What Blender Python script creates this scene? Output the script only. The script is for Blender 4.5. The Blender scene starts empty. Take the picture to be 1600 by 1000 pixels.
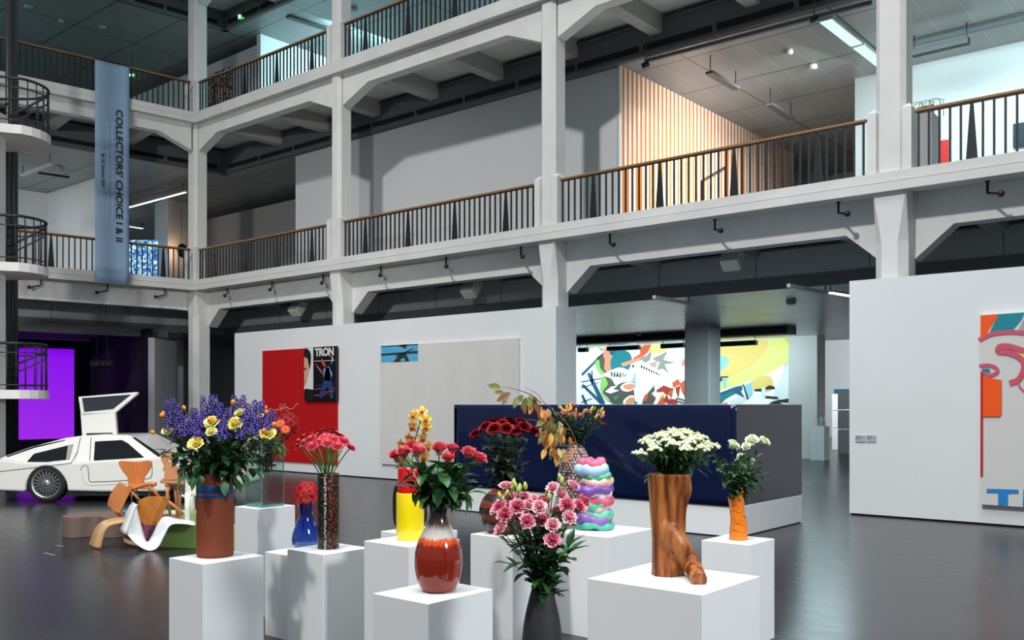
import bpy, bmesh, math, random
from math import sin, cos, pi, radians, sqrt
from mathutils import Vector, Matrix, Euler, Quaternion
V = Vector
S = bpy.context.scene
COL = S.collection
# ---------------------------------------------------------------- camera
TH = radians(39.8); FPX = 1450.0; HY = 632.0; EYE = 1.65
RT = V((cos(TH), sin(TH), 0)); FW = V((-sin(TH), cos(TH), 0)); UP = V((0, 0, 1)); EP = V((0, 0, EYE))
cd = bpy.data.cameras.new('camera'); cam = bpy.data.objects.new('camera', cd); COL.objects.link(cam)
cam.location = EP; cam.rotation_euler = (pi/2, 0, TH)
cd.sensor_width = 36; cd.sensor_fit = 'HORIZONTAL'; cd.lens = FPX/1600*36; cd.shift_y = (HY-500)/1600
cd.clip_end = 200
S.camera = cam
# ---------------------------------------------------------------- world, exposure, lamps
vs = S.view_settings; vs.view_transform = 'Standard'; vs.look = 'None'; vs.gamma = 1; vs.use_curve_mapping = False
vs.exposure = 0.0
wd = bpy.data.worlds.new('world'); S.world = wd; wd.use_nodes = True
wd.node_tree.nodes['Background'].inputs[0].default_value = (0.80, 0.92, 1.0, 1)
wd.node_tree.nodes['Background'].inputs[1].default_value = 0.31
def lamp(name, kind, loc, target, power, color=(1, 1, 1), size=1.0, size_y=None, spot=None, blend=0.5, spread=None):
    d = bpy.data.lights.new(name, kind); o = bpy.data.objects.new(name, d); COL.objects.link(o)
    o.location = loc
    o.rotation_euler = (V(target)-V(loc)).to_track_quat('-Z', 'Y').to_euler()
    d.energy = power; d.color = color
    if kind == 'AREA':
        d.size = size
        if size_y: d.shape = 'RECTANGLE'; d.size_y = size_y
        if spread: d.spread = radians(spread)
    else:
        d.shadow_soft_size = size
    if kind == 'SPOT': d.spot_size = radians(spot); d.spot_blend = blend
    return o
COOL = (0.90, 0.96, 1.0); TEAL = (0.52, 0.93, 1.0)
# daylight coming through the glass roof of the courtyard, and its big floodlight
lamp('roof_light', 'AREA', (-2, 3, 19), (-3, 4, 0), 1550, COOL, 14, 16, spread=85)
lamp('flood_light', 'SPOT', (-5.4, -11, 24.4), (-10, 14, 2.2), 26000, (1.0, 0.98, 0.95), .8, spot=68, blend=1.0)
lamp('side_light', 'SPOT', (7.5, 3.5, 6.5), (-5.0, 5.6, .5), 3700, COOL, .9, spot=58, blend=.8)
lamp('low_fill', 'SPOT', (-1.5, -9, 6.2), (-22.0, 12.5, 3.9), 8500, (1.0, .985, .96), .5, spot=42, blend=1.0)  # added fill spot, brightens the dim lower left side
# lamps of the rooms behind the galleries, plus an added fill at the opening
lamp('mural_lamp', 'AREA', (-16.5, 25.5, 3.45), (-16.5, 28.2, 1.5), 250, (0.80, 1.0, 1.0), 11, 0.3)
lamp('stripe_lamp', 'AREA', (-6.9, 18.2, 8.4), (-10.6, 19.2, 6.2), 170, (.9, 1.0, 1.0), 1.6, .8, spread=95)
lamp('white_wall_lamp', 'AREA', (-4.0, 17.4, 8.4), (-4.0, 20.2, 6.0), 130, (.68, .97, 1.0), 5, 0.4, spread=130)
lamp('upper_room_lamp', 'AREA', (-21.2, 20.0, 12.7), (-24.4, 20.4, 11.2), 260, TEAL, 5, 0.5)
lamp('upper_hall_lamp', 'AREA', (-14, 21.5, 10.4), (-14, 20.5, 13), 170, TEAL, 6, 4)
lamp('upper_left_lamp', 'AREA', (-27.5, 7.2, 12.6), (-33, 9, 10), 120, TEAL, 2.0, 1.0)
lamp('gallery_lamp', 'AREA', (-33.5, 8.5, 8.5), (-33.8, 9, 5), 600, COOL, 3.0, 3.0)
lamp('opening_fill', 'AREA', (-8.0, 19.5, 3.6), (-8, 19.6, 0), 420, (.7, .95, 1), 4.0, 3.0)  # added fill, brightens the ground floor room and its pillar
lamp('far_hall_lamp', 'AREA', (-8.0, 31.5, 5.9), (-9, 47, 1.0), 4500, COOL, 7, 3)
# ---------------------------------------------------------------- pixel helpers: a pixel becomes a point on a known plane
def ray(px, py): return FW + RT*((px-800)/FPX) + UP*((HY-py)/FPX)
def atD(px, py, D): return EP + ray(px, py)*D
def onX(px, py, x): r = ray(px, py); return EP + r*(x/r.x)
def onY(px, py, y): r = ray(px, py); return EP + r*(y/r.y)
def onZ(px, py, z): r = ray(px, py); return EP + r*((z-EYE)/r.z)
# ---------------------------------------------------------------- materials
def lin(h):
    h = h.lstrip('#'); c = [int(h[i:i+2], 16)/255 for i in (0, 2, 4)]
    return tuple(x/12.92 if x <= .04045 else ((x+.055)/1.055)**2.4 for x in c) + (1.0,)
MATS = {}
def mat(name, col, rough=0.6, metal=0.0, spec=0.5, var=0.0, vscale=6.0, bump=0.0, bscale=40.0, emit=None, estr=0.0, trans=0.0, ior=1.45, coat=0.0, stretch=None, sheen=0.0):
    if name in MATS: return MATS[name]
    m = bpy.data.materials.new(name); m.use_nodes = True; nt = m.node_tree; N = nt.nodes; L = nt.links
    b = N['Principled BSDF']; c = lin(col) if isinstance(col, str) else col
    b.inputs['Base Color'].default_value = c; b.inputs['Roughness'].default_value = rough; b.inputs['Metallic'].default_value = metal
    b.inputs['Specular IOR Level'].default_value = spec; b.inputs['IOR'].default_value = ior
    b.inputs['Transmission Weight'].default_value = trans; b.inputs['Coat Weight'].default_value = coat
    if emit: b.inputs['Emission Color'].default_value = lin(emit); b.inputs['Emission Strength'].default_value = estr
    if var or bump:
        tc = N.new('ShaderNodeTexCoord'); mp = N.new('ShaderNodeMapping'); L.new(tc.outputs['Object'], mp.inputs[0])
        if stretch: mp.inputs['Scale'].default_value = stretch
    if var:
        n = N.new('ShaderNodeTexNoise'); n.inputs['Scale'].default_value = vscale; n.inputs['Detail'].default_value = 5
        L.new(mp.outputs[0], n.inputs['Vector'])
        r = N.new('ShaderNodeValToRGB'); r.color_ramp.elements[0].position = .3; r.color_ramp.elements[1].position = .7
        r.color_ramp.elements[0].color = tuple(max(0, x*(1-var)) for x in c[:3])+(1,)
        r.color_ramp.elements[1].color = tuple(min(1, x*(1+var)) for x in c[:3])+(1,)
        L.new(n.outputs['Fac'], r.inputs[0]); L.new(r.outputs[0], b.inputs['Base Color'])
    if bump:
        n2 = N.new('ShaderNodeTexNoise'); n2.inputs['Scale'].default_value = bscale; n2.inputs['Detail'].default_value = 4
        L.new(mp.outputs[0], n2.inputs['Vector'])
        bp = N.new('ShaderNodeBump'); bp.inputs['Strength'].default_value = bump; bp.inputs['Distance'].default_value = 0.01
        L.new(n2.outputs['Fac'], bp.inputs['Height']); L.new(bp.outputs[0], b.inputs['Normal'])
    MATS[name] = m
    return m
def ramp(nt, fac, stops, const=False):
    r = nt.nodes.new('ShaderNodeValToRGB'); cr = r.color_ramp
    if const: cr.interpolation = 'CONSTANT'
    while len(cr.elements) < len(stops): cr.elements.new(0.5)
    for e, (p, c) in zip(cr.elements, stops):
        e.position = p; e.color = lin(c) if isinstance(c, str) else c
    nt.links.new(fac, r.inputs[0]); return r
def math_node(nt, op, a, b=None, c=None):
    n = nt.nodes.new('ShaderNodeMath'); n.operation = op
    for i, x in enumerate((a, b, c)):
        if x is None: continue
        if isinstance(x, (int, float)): n.inputs[i].default_value = x
        else: nt.links.new(x, n.inputs[i])
    return n.outputs[0]
def objxyz(nt):
    tc = nt.nodes.new('ShaderNodeTexCoord'); s = nt.nodes.new('ShaderNodeSeparateXYZ'); nt.links.new(tc.outputs['Object'], s.inputs[0])
    return tc, s
def noise(nt, vec, scale, detail=3, stretch=None):
    n = nt.nodes.new('ShaderNodeTexNoise'); n.inputs['Scale'].default_value = scale; n.inputs['Detail'].default_value = detail
    if stretch:
        mp = nt.nodes.new('ShaderNodeMapping'); mp.inputs['Scale'].default_value = stretch; nt.links.new(vec, mp.inputs[0]); vec = mp.outputs[0]
    nt.links.new(vec, n.inputs['Vector']); return n.outputs['Fac']
# ---------------------------------------------------------------- mesh helpers
def hexa(bm, p, mi=0):
    v = [bm.verts.new(q) for q in p]
    for f in ((0, 3, 2, 1), (4, 5, 6, 7), (0, 1, 5, 4), (1, 2, 6, 5), (2, 3, 7, 6), (3, 0, 4, 7)):
        bm.faces.new([v[i] for i in f]).material_index = mi
def box(bm, x0, x1, y0, y1, z0, z1, mi=0):
    hexa(bm, [(x0, y0, z0), (x1, y0, z0), (x1, y1, z0), (x0, y1, z0), (x0, y0, z1), (x1, y0, z1), (x1, y1, z1), (x0, y1, z1)], mi)
def prism(bm, pts, ext, mi=0):
    ext = V(ext); a = [bm.verts.new(p) for p in pts]; b = [bm.verts.new(V(p)+ext) for p in pts]; n = len(a)
    fs = [bm.faces.new(a), bm.faces.new(b[::-1])]
    for i in range(n): fs.append(bm.faces.new([a[i], b[i], b[(i+1) % n], a[(i+1) % n]]))
    for f in fs: f.material_index = mi
def poly(bm, pts, mi=0):
    f = bm.faces.new([bm.verts.new(p) for p in pts]); f.material_index = mi; return f
def frame_of(d):
    d = V(d).normalized(); a = V((0, 0, 1)) if abs(d.z) < .9 else V((1, 0, 0))
    s = d.cross(a).normalized(); return s, s.cross(d)
def tube(bm, pts, r, n=6, caps=True, mi=0):
    pts = [V(p) for p in pts]; rings = []; m = len(pts); s0 = None
    for i, p in enumerate(pts):
        d = (pts[min(i+1, m-1)]-pts[max(i-1, 0)])
        if d.length < 1e-9: d = V((0, 0, 1))
        d.normalize()
        if s0 is None: s, t = frame_of(d)
        else:
            s = (s0-d*s0.dot(d)); s = s.normalized() if s.length > 1e-6 else frame_of(d)[0]; t = s.cross(d)
        s0 = s; rr = r[i] if isinstance(r, (list, tuple)) else r
        rings.append([bm.verts.new(p+s*(cos(2*pi*k/n)*rr)+t*(sin(2*pi*k/n)*rr)) for k in range(n)])
    for a, b in zip(rings, rings[1:]):
        for k in range(n):
            f = bm.faces.new([a[k], a[(k+1) % n], b[(k+1) % n], b[k]]); f.material_index = mi; f.smooth = True
    if caps:
        bm.faces.new(rings[0]).material_index = mi; bm.faces.new(rings[-1][::-1]).material_index = mi
    return rings
def lathe(bm, prof, n=32, mi=None, cap0=True, cap1=False, fn=None, c=(0, 0, 0)):
    rings = []; c = V(c)
    for r, z in prof:
        ring = []
        for k in range(n):
            a = 2*pi*k/n; p = V((r*cos(a), r*sin(a), z))
            if fn: p = V(fn(p, a))
            ring.append(bm.verts.new(p+c))
        rings.append(ring)
    for i, (a, b) in enumerate(zip(rings, rings[1:])):
        for k in range(n):
            f = bm.faces.new([a[k], a[(k+1) % n], b[(k+1) % n], b[k]]); f.smooth = True
            if mi: f.material_index = mi[i]
    if cap0: bm.faces.new(rings[0][::-1]).material_index = mi[0] if mi else 0
    if cap1: bm.faces.new(rings[-1]).material_index = mi[-1] if mi else 0
    return rings
def ball(bm, c, r, sub=2, sc=(1, 1, 1), rot=None, mi=0):
    M = Matrix.Translation(V(c)) @ (rot.to_matrix().to_4x4() if rot else Matrix()) @ Matrix.Diagonal((r*sc[0], r*sc[1], r*sc[2], 1))
    g = bmesh.ops.create_icosphere(bm, subdivisions=sub, radius=1, matrix=M)
    for v in g['verts']:
        for f in v.link_faces: f.smooth = True; f.material_index = mi
def obox(bm, M, sx, sy, sz, mi=0):
    p = [(-sx, -sy, -sz), (sx, -sy, -sz), (sx, sy, -sz), (-sx, sy, -sz), (-sx, -sy, sz), (sx, -sy, sz), (sx, sy, sz), (-sx, sy, sz)]
    hexa(bm, [M @ (V(q)*.5) for q in p], mi)
def bar(bm, a, b, w, h, mi=0, up=(0, 0, 1)):
    a, b = V(a), V(b); d = (b-a); L = d.length; d.normalize(); u = V(up)
    s = d.cross(u); s = s.normalized() if s.length > 1e-4 else V((1, 0, 0)); t = s.cross(d)
    M = Matrix((s, d, t)).transposed().to_4x4(); M.translation = (a+b)/2
    obox(bm, M, w, L, h, mi)
def smooth_closed(p, n=6):
    out = []; m = len(p)
    for i in range(m):
        p0, p1, p2, p3 = [V(p[(i+k-1) % m]) for k in range(4)]
        for j in range(n):
            t = j/n
            out.append(0.5*((2*p1)+(p2-p0)*t+(2*p0-5*p1+4*p2-p3)*t*t+(3*p1-p0-3*p2+p3)*t**3))
    return out
def smooth_open(p, n=6):
    p = [V(q) for q in p]; q = [p[0]*2-p[1]]+p+[p[-1]*2-p[-2]]; out = []
    for i in range(1, len(q)-2):
        p0, p1, p2, p3 = q[i-1:i+3]
        for j in range(n):
            t = j/n
            out.append(0.5*((2*p1)+(p2-p0)*t+(2*p0-5*p1+4*p2-p3)*t*t+(3*p1-p0-3*p2+p3)*t**3))
    out.append(p[-1]); return out
def mesh_of(bm, name, mats, smooth=False, recalc=True):
    if recalc: bmesh.ops.recalc_face_normals(bm, faces=bm.faces[:])
    me = bpy.data.meshes.new(name); bm.to_mesh(me); bm.free()
    for m in (mats if isinstance(mats, (list, tuple)) else [mats]): me.materials.append(m)
    if smooth:
        for p in me.polygons: p.use_smooth = True
    return me
def obj(name, bm, mats, parent=None, smooth=False, world=False, bevel=0.0, loc=None, recalc=True, seg=2):
    if world and parent is not None:
        off = parent.location
        for v in bm.verts: v.co -= off
    elif loc is not None and parent is None:
        off = V(loc)
        for v in bm.verts: v.co -= off
    me = mesh_of(bm, name, mats, smooth, recalc)
    o = bpy.data.objects.new(name, me); COL.objects.link(o)
    if parent is not None: o.parent = parent
    elif loc is not None: o.location = loc
    if bevel:
        md = o.modifiers.new('bevel', 'BEVEL'); md.width = bevel; md.segments = seg; md.limit_method = 'ANGLE'
    return o
def inst(name, me, parent=None, loc=(0, 0, 0), rot=None, sc=1.0):
    o = bpy.data.objects.new(name, me); COL.objects.link(o); o.parent = parent; o.location = loc
    if rot is not None: o.rotation_mode = 'QUATERNION'; o.rotation_quaternion = rot
    o.scale = (sc, sc, sc) if isinstance(sc, (int, float)) else sc
    return o
def tag(o, label, cat, group=None):
    o['label'] = label; o['category'] = cat
    if group: o['group'] = group
    return o
def thing(name, label, cat, loc=(0, 0, 0), group=None, rotz=0):
    o = bpy.data.objects.new(name, None); COL.objects.link(o); o.location = loc; o.rotation_euler = (0, 0, rotz); o.empty_display_size = .1
    return tag(o, label, cat, group)
def struct(name, bm, m, **k):
    o = obj(name, bm, m, **k); o['kind'] = 'structure'; return o
def text_bm(s, size, ext=0.001, shear=0.0, align='LEFT', spacing=1.0, offset=0.0):
    cu = bpy.data.curves.new('lettering', 'FONT'); cu.body = s; cu.size = size; cu.extrude = ext; cu.shear = shear; cu.align_x = align; cu.space_character = spacing; cu.offset = offset; cu.resolution_u = 3
    o = bpy.data.objects.new('lettering', cu); COL.objects.link(o)
    dg = bpy.context.evaluated_depsgraph_get(); dg.update()
    me = bpy.data.meshes.new_from_object(o.evaluated_get(dg)); bm = bmesh.new(); bm.from_mesh(me)
    bpy.data.objects.remove(o); bpy.data.curves.remove(cu); bpy.data.meshes.remove(me)
    return bm
def xf(bm, M):
    for v in bm.verts: v.co = M @ v.co
def axes(o, x, y, z=None):
    x = V(x).normalized(); y = V(y).normalized(); z = x.cross(y) if z is None else V(z)
    M = Matrix((x, y, z)).transposed().to_4x4(); M.translation = o; return M
B = bmesh.new
# ================================================================ THE SETTING
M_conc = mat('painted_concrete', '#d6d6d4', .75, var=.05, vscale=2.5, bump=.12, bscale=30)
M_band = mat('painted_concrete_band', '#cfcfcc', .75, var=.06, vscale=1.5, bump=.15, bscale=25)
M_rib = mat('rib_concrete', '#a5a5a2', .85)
M_wall = mat('gallery_white', '#dcdee0', .8, var=.015, vscale=1.2)
M_grey = mat('gallery_grey', '#bfc1c3', .8, var=.02, vscale=1.0)
M_dgrey = mat('bulkhead_grey', '#5c5e60', .8)
M_dark = mat('dark_paint', '#1c1d20', .7)
M_black = mat('black_curtain', '#0b0a10', .9)
M_steel = mat('railing_iron', '#2b2d2f', .45, metal=.3)
M_oak = mat('oak_handrail', '#8f683e', .45, var=.18, vscale=9, stretch=(1, 1, 6))
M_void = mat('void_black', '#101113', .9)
M_blk = mat('black_metal', '#191a1c', .45)
def floor_mat():
    m = mat('poured_floor', '#39393c', .3); nt = m.node_tree; b = nt.nodes['Principled BSDF']
    tc, s = objxyz(nt)
    a = noise(nt, tc.outputs['Object'], .5, 6); c = noise(nt, tc.outputs['Object'], 3.0, 8, (1, 4, 1))
    mix = math_node(nt, 'MULTIPLY_ADD', a, .6, math_node(nt, 'MULTIPLY', c, .4))
    r = ramp(nt, mix, [(.3, '#212124'), (.55, '#29292c'), (.75, '#323235')]); 
    # thin scratches
    sc = noise(nt, tc.outputs['Object'], 2.2, 2, (.9, 14, 1)); sm = math_node(nt, 'GREATER_THAN', sc, .735)
    sp = noise(nt, tc.outputs['Object'], 5, 1); sm = math_node(nt, 'MULTIPLY', sm, math_node(nt, 'GREATER_THAN', sp, .58))
    mx = nt.nodes.new('ShaderNodeMix'); mx.data_type = 'RGBA'; nt.links.new(math_node(nt, 'MULTIPLY', sm, .35), mx.inputs['Factor'])
    nt.links.new(r.outputs[0], mx.inputs['A']); mx.inputs['B'].default_value = lin('#8a8a8a'); nt.links.new(mx.outputs['Result'], b.inputs['Base Color'])
    rr = ramp(nt, c, [(.3, (.24, .24, .24, 1)), (.7, (.28, .28, .28, 1))]); nt.links.new(rr.outputs[0], b.inputs['Roughness'])
    b.inputs['Specular IOR Level'].default_value = .31
    return m
bm = B(); box(bm, -62, 16, -16, 60, -.1, 0); struct('floor', bm, floor_mat())
def ceil_mat(name, col, rough=.5):
    m = mat(name, col, rough); nt = m.node_tree; b = nt.nodes['Principled BSDF']; tc, s = objxyz(nt)
    br = nt.nodes.new('ShaderNodeTexBrick'); br.offset = 0; br.inputs['Scale'].default_value = 1.0
    br.inputs['Brick Width'].default_value = .62; br.inputs['Row Height'].default_value = 1.85; br.inputs['Mortar Size'].default_value = .008; br.inputs['Mortar Smooth'].default_value = 0
    c = lin(col); br.inputs['Color1'].default_value = c; br.inputs['Color2'].default_value = tuple(x*.95 for x in c[:3])+(1,); br.inputs['Mortar'].default_value = tuple(min(1, x*1.35) for x in c[:3])+(1,)
    nt.links.new(tc.outputs['Object'], br.inputs['Vector'])
    y = math_node(nt, 'FRACT', math_node(nt, 'DIVIDE', s.outputs['Y'], 1.85)); x = math_node(nt, 'FRACT', math_node(nt, 'DIVIDE', s.outputs['X'], 3.1))
    g = math_node(nt, 'MAXIMUM', math_node(nt, 'LESS_THAN', y, .02), math_node(nt, 'LESS_THAN', x, .011))
    mx = nt.nodes.new('ShaderNodeMix'); mx.data_type = 'RGBA'; nt.links.new(g, mx.inputs['Factor']); nt.links.new(br.outputs['Color'], mx.inputs['A'])
    mx.inputs['B'].default_value = lin('#202224'); nt.links.new(mx.outputs['Result'], b.inputs['Base Color'])
    return m
M_ceil = ceil_mat('ceiling_panels', '#888b8a', .38)
M_ceil2 = ceil_mat('ceiling_panels_low', '#a6a8a8', .3)
# --- the two facades of the courtyard: u along the facade, w into the building
class Fr:
    def __init__(s, o, u, w): s.o = V(o); s.u = V(u); s.w = V(w)
    def __call__(s, u, w, z): return s.o+s.u*u+s.w*w+UP*z
    def box(s, bm, u0, u1, w0, w1, z0, z1, mi=0):
        hexa(bm, [s(u0, w0, z0), s(u1, w0, z0), s(u1, w1, z0), s(u0, w1, z0), s(u0, w0, z1), s(u1, w0, z1), s(u1, w1, z1), s(u0, w1, z1)], mi)
CX = -22.98
FRT = Fr((CX, 14.0, 0), (1, 0, 0), (0, 1, 0))
_b = V((-.156, -.988, 0)).normalized()
FLF = Fr((CX, 14.0, 0), _b, (_b.y, -_b.x, 0))
COLS = [(-23.52, -23.06), (-17.31, -16.95), (-11.05, -10.66), (-4.71, -4.24), (1.62, 2.06)]
def octa(bm, x0, x1, y0, y1, z0, z1, c0, c1):
    def ring(z, c): return [V(q) for q in ((x0+c, y0, z), (x1-c, y0, z), (x1, y0+c, z), (x1, y1, z), (x0, y1, z), (x0, y0+c, z))]
    a = [bm.verts.new(p) for p in ring(z0, c0)]; b = [bm.verts.new(p) for p in ring(z1, c1)]
    bm.faces.new(a[::-1]); bm.faces.new(b)
    for i in range(6): bm.faces.new([a[i], a[(i+1) % 6], b[(i+1) % 6], b[i]])
for i, (x0, x1) in enumerate(COLS):
    bm = B()
    octa(bm, x0, x1, 14.05, 14.5, 0, 4.05, .12, .12); octa(bm, x0, x1, 14.05, 14.5, 4.05, 4.8, .12, .004)
    a0, a1 = x0+.02, x1-.02
    for zf, zt in ((4.82, 9.4), (9.4, 14.2)):
        octa(bm, a0, a1, 14.06, 14.42, zf, zt, .07, .07)
        box(bm, a0-.1, a0+.03, 14.03, 14.3, zf, zf+1.16); box(bm, a1-.03, a1+.1, 14.03, 14.3, zf, zf+1.16)
        for c in (a0-.035, a1+.035):
            p = [(c-.065, 14.03, zf+1.16), (c+.065, 14.03, zf+1.16), (c+.065, 14.3, zf+1.16), (c-.065, 14.3, zf+1.16)]; t = bm.verts.new((c, 14.16, zf+1.25)); q = [bm.verts.new(v) for v in p]
            for k in range(4): bm.faces.new([q[k], q[(k+1) % 4], t])
    struct('column', bm, M_conc)
RU = (0.0, 31.0); LU = (0.0, 14.0)
def slab(fr, u0, u1, zt, name):
    # curb band, groove, lip and floor slab
    bm = B()
    for w0, w1, z0, z1 in ((0, .22, zt-.145, zt), (.03, .22, zt-.165, zt-.14), (-.03, .22, zt-.29, zt-.16), (.2, 16, zt-.27, zt-.12)):
        fr.box(bm, u0-(20 if w1 == 16 and fr is FRT else 0), u1, w0, w1, z0, z1)
    struct(name, bm, M_band)
for fr, (u0, u1) in ((FRT, RU), (FLF, LU)):
    slab(fr, u0, u1, 5.07, 'gallery_slab'); slab(fr, u0, u1, 9.67, 'gallery_slab')
    bm = B()
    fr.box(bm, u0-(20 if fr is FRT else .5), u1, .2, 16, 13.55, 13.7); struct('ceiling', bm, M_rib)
def beam(fr, u0, u1, w0, w1, z0, z1, hw, hh):
    bm = B(); p = [(u0, z1), (u0, z0-hh), (u0+hw, z0), (u1-hw, z0), (u1, z0-hh), (u1, z1)]
    prism(bm, [fr(u, w0, z) for u, z in p], fr.w*(w1-w0)); struct('beam', bm, M_conc)
bays = [(COLS[i][1]-CX, COLS[i+1][0]-CX) for i in range(4)]
for a, b in bays:
    beam(FRT, a, b, .45, .75, 4.28, 4.8, .55, .47); beam(FRT, a+.0, b-.0, .16, .42, 9.02, 9.4, .88, .36)
    beam(FRT, a, b, .16, .42, 13.1, 13.55, .88, .36)
beam(FLF, .04, 5.9, .45, .75, 4.28, 4.8, .3, .02); beam(FLF, .04, 5.9, .16, .42, 9.02, 9.4, .88, .36)
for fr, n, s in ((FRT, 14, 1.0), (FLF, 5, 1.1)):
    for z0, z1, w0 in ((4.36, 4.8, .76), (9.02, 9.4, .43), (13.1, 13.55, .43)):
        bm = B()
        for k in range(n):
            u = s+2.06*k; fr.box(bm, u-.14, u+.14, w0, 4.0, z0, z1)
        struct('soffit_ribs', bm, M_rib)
# bulkheads between slab and lowered ceiling, with slot vents
M_mesh = mat('mesh_grille', '#a5a7aa', .7, bump=.6, bscale=220)
def bulk(fr, u0, u1, z0, zm, z1, slots, low=False):
    bm = B()
    fr.box(bm, u0, u1, 2.0, 2.12, z0, zm, 0); fr.box(bm, u0, u1, 2.03, 2.12, zm, z1, 1 if low else 0); fr.box(bm, u0, u1, 1.98, 2.1, z1-.03, z1, 0)
    if slots:
        u = u0+.4
        while u < u1-1.6:
            fr.box(bm, u, u+1.5, 1.99, 2.05, z0+.12, z0+.23, 2); u += 1.62
    else:
        u = u0+.9
        while u < u1: fr.box(bm, u, u+.012, 2.02, 2.05, zm, z1-.03, 0); u += 2.06
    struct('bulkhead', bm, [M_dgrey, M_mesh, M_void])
bulk(FRT, -1.9, 31, 3.75, 3.97, 4.47, False, True); bulk(FLF, -1.9, 14, 3.75, 3.97, 4.47, False, True)
bulk(FRT, -1.9, 31, 8.64, 8.7, 9.3, True); bulk(FLF, -1.9, 14, 8.64, 8.7, 9.3, True)
bulk(FRT, -1.9, 31, 13.0, 13.05, 13.5, True); bulk(FLF, -1.9, 14, 13.0, 13.05, 13.5, True)
for z, m in ((3.75, M_ceil2), (8.64, M_ceil), (13.0, M_ceil)):
    bm = B(); FRT.box(bm, -24, 31, 2.12, 16, z, z+.06); struct('ceiling', bm, m)
    bm = B(); FLF.box(bm, -2.1, 14, 2.12, 20, z+.012, z+.07); struct('ceiling', bm, m)
# black sheets painting in the darkness of the void over the lowered ceilings
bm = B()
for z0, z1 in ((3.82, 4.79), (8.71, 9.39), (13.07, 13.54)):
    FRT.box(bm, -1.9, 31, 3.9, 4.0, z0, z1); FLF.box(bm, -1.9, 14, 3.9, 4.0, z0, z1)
struct('void_dark_sheet', bm, M_void)
# --- ground floor walls
def shell(name, x0, x1, y0, y1, z, m, ret=True):
    bm = B(); t = .1
    box(bm, x0, x1, y0, y0+t, .025, z)
    if ret: box(bm, x0, x0+t, y0+t, y1, .025, z); box(bm, x1-t, x1, y0+t, y1, .025, z); box(bm, x0+t, x1-t, y1-.02, y1, .025, z)
    o = struct(name, bm, m)
    bm = B(); box(bm, x0+.02, x1-.02, y0+.02, y0+.09, 0, .03); box(bm, x1-.09, x1-.02, y0+.02, y1-.03, 0, .03); struct('shadow_gap_'+name.split('_', 1)[1], bm, M_black)  # recessed black strip paints the shadow gap at the wall foot
shell('wall_left', -21.0, -10.53, 13.93, 14.58, 3.5, M_wall)
shell('wall_right', -5.02, 4.6, 13.93, 14.58, 3.5, M_wall)
# mural wall and what closes the ground floor
bm = B(); box(bm, -40, -11.77, 27.72, 27.9, 0, 3.75); struct('wall_mural', bm, M_wall)
bm = B(); box(bm, -11.77, -10.87, 27.45, 28.1, 0, 3.75); struct('wall_mural_end', bm, M_grey)
bm = B(); box(bm, -25, 4, 47, 47.2, 0, 7); struct('wall_far', bm, M_wall)
bm = B(); box(bm, -10.9, 4, 36.0, 36.3, 2.95, 3.85); box(bm, -10.9, -10.4, 36, 36.3, 0, 3.85); struct('beam', bm, M_conc)
bm = B(); box(bm, -25, 6, 30.0, 48, 6.2, 6.3); struct('ceiling', bm, M_ceil)
bm = B(); box(bm, 5.5, 5.7, 14.6, 48, 0, 14); struct('wall_end', bm, M_grey)
bm = B()
box(bm, -62, -24.4, 30, 30.2, 0, 14); box(bm, -24.4, -10.56, 30, 30.2, 4.95, 14); box(bm, -10.56, 6, 27.9, 28.1, 4.95, 8.64); box(bm, -24.4, 6, 30, 30.2, 8.7, 14); struct('wall_back', bm, M_grey)
# inner pillars of the ground floor hall
for px, w, y in ((1069, .75, 22.0),):
    p = onY(px, 600, y); bm = B(); octa(bm, p.x, p.x+w, y, y+.6, 0, 3.75, .03, .03); struct('column', bm, M_grey)
# dark projection room under the left gallery
def lbox(bm, u0, u1, w0, w1, z0, z1, mi=0): FLF.box(bm, u0, u1, w0, w1, z0, z1, mi)
bm = B(); lbox(bm, -1.5, 14, 7.5, 7.7, 0, 3.75); struct('wall_projection', bm, M_black)
M_bw = mat('dark_violet_wall', '#161222', .85)
_p0 = atD(141, 600, 29.5); _p1 = atD(231, 600, 25.6)
bm = B(); hexa(bm, [(_p0.x, _p0.y, 0), (_p1.x, _p1.y, 0), (_p1.x-.1, _p1.y+.2, 0), (_p0.x-.1, _p0.y+.2, 0), (_p0.x, _p0.y, 3.75), (_p1.x, _p1.y, 3.75), (_p1.x-.1, _p1.y+.2, 3.75), (_p0.x-.1, _p0.y+.2, 3.75)]); struct('wall_partition', bm, M_bw)
_p2 = atD(271, 600, 27.2)
bm = B(); hexa(bm, [(_p1.x+.02, _p1.y, 0), (_p2.x, _p2.y, 0), (_p2.x-.1, _p2.y+.2, 0), (_p1.x, _p1.y+.2, 0), (_p1.x+.02, _p1.y, 3.5), (_p2.x, _p2.y, 3.5), (_p2.x-.1, _p2.y+.2, 3.5), (_p1.x, _p1.y+.2, 3.5)]); struct('wall_partition_end', bm, M_grey)
M_gl = mat('green_glass_wall', '#22302f', .4)
bm = B(); box(bm, -32, -20.6, 19.0, 19.2, 0, 3.75); struct('wall_glass', bm, M_gl)
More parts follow.
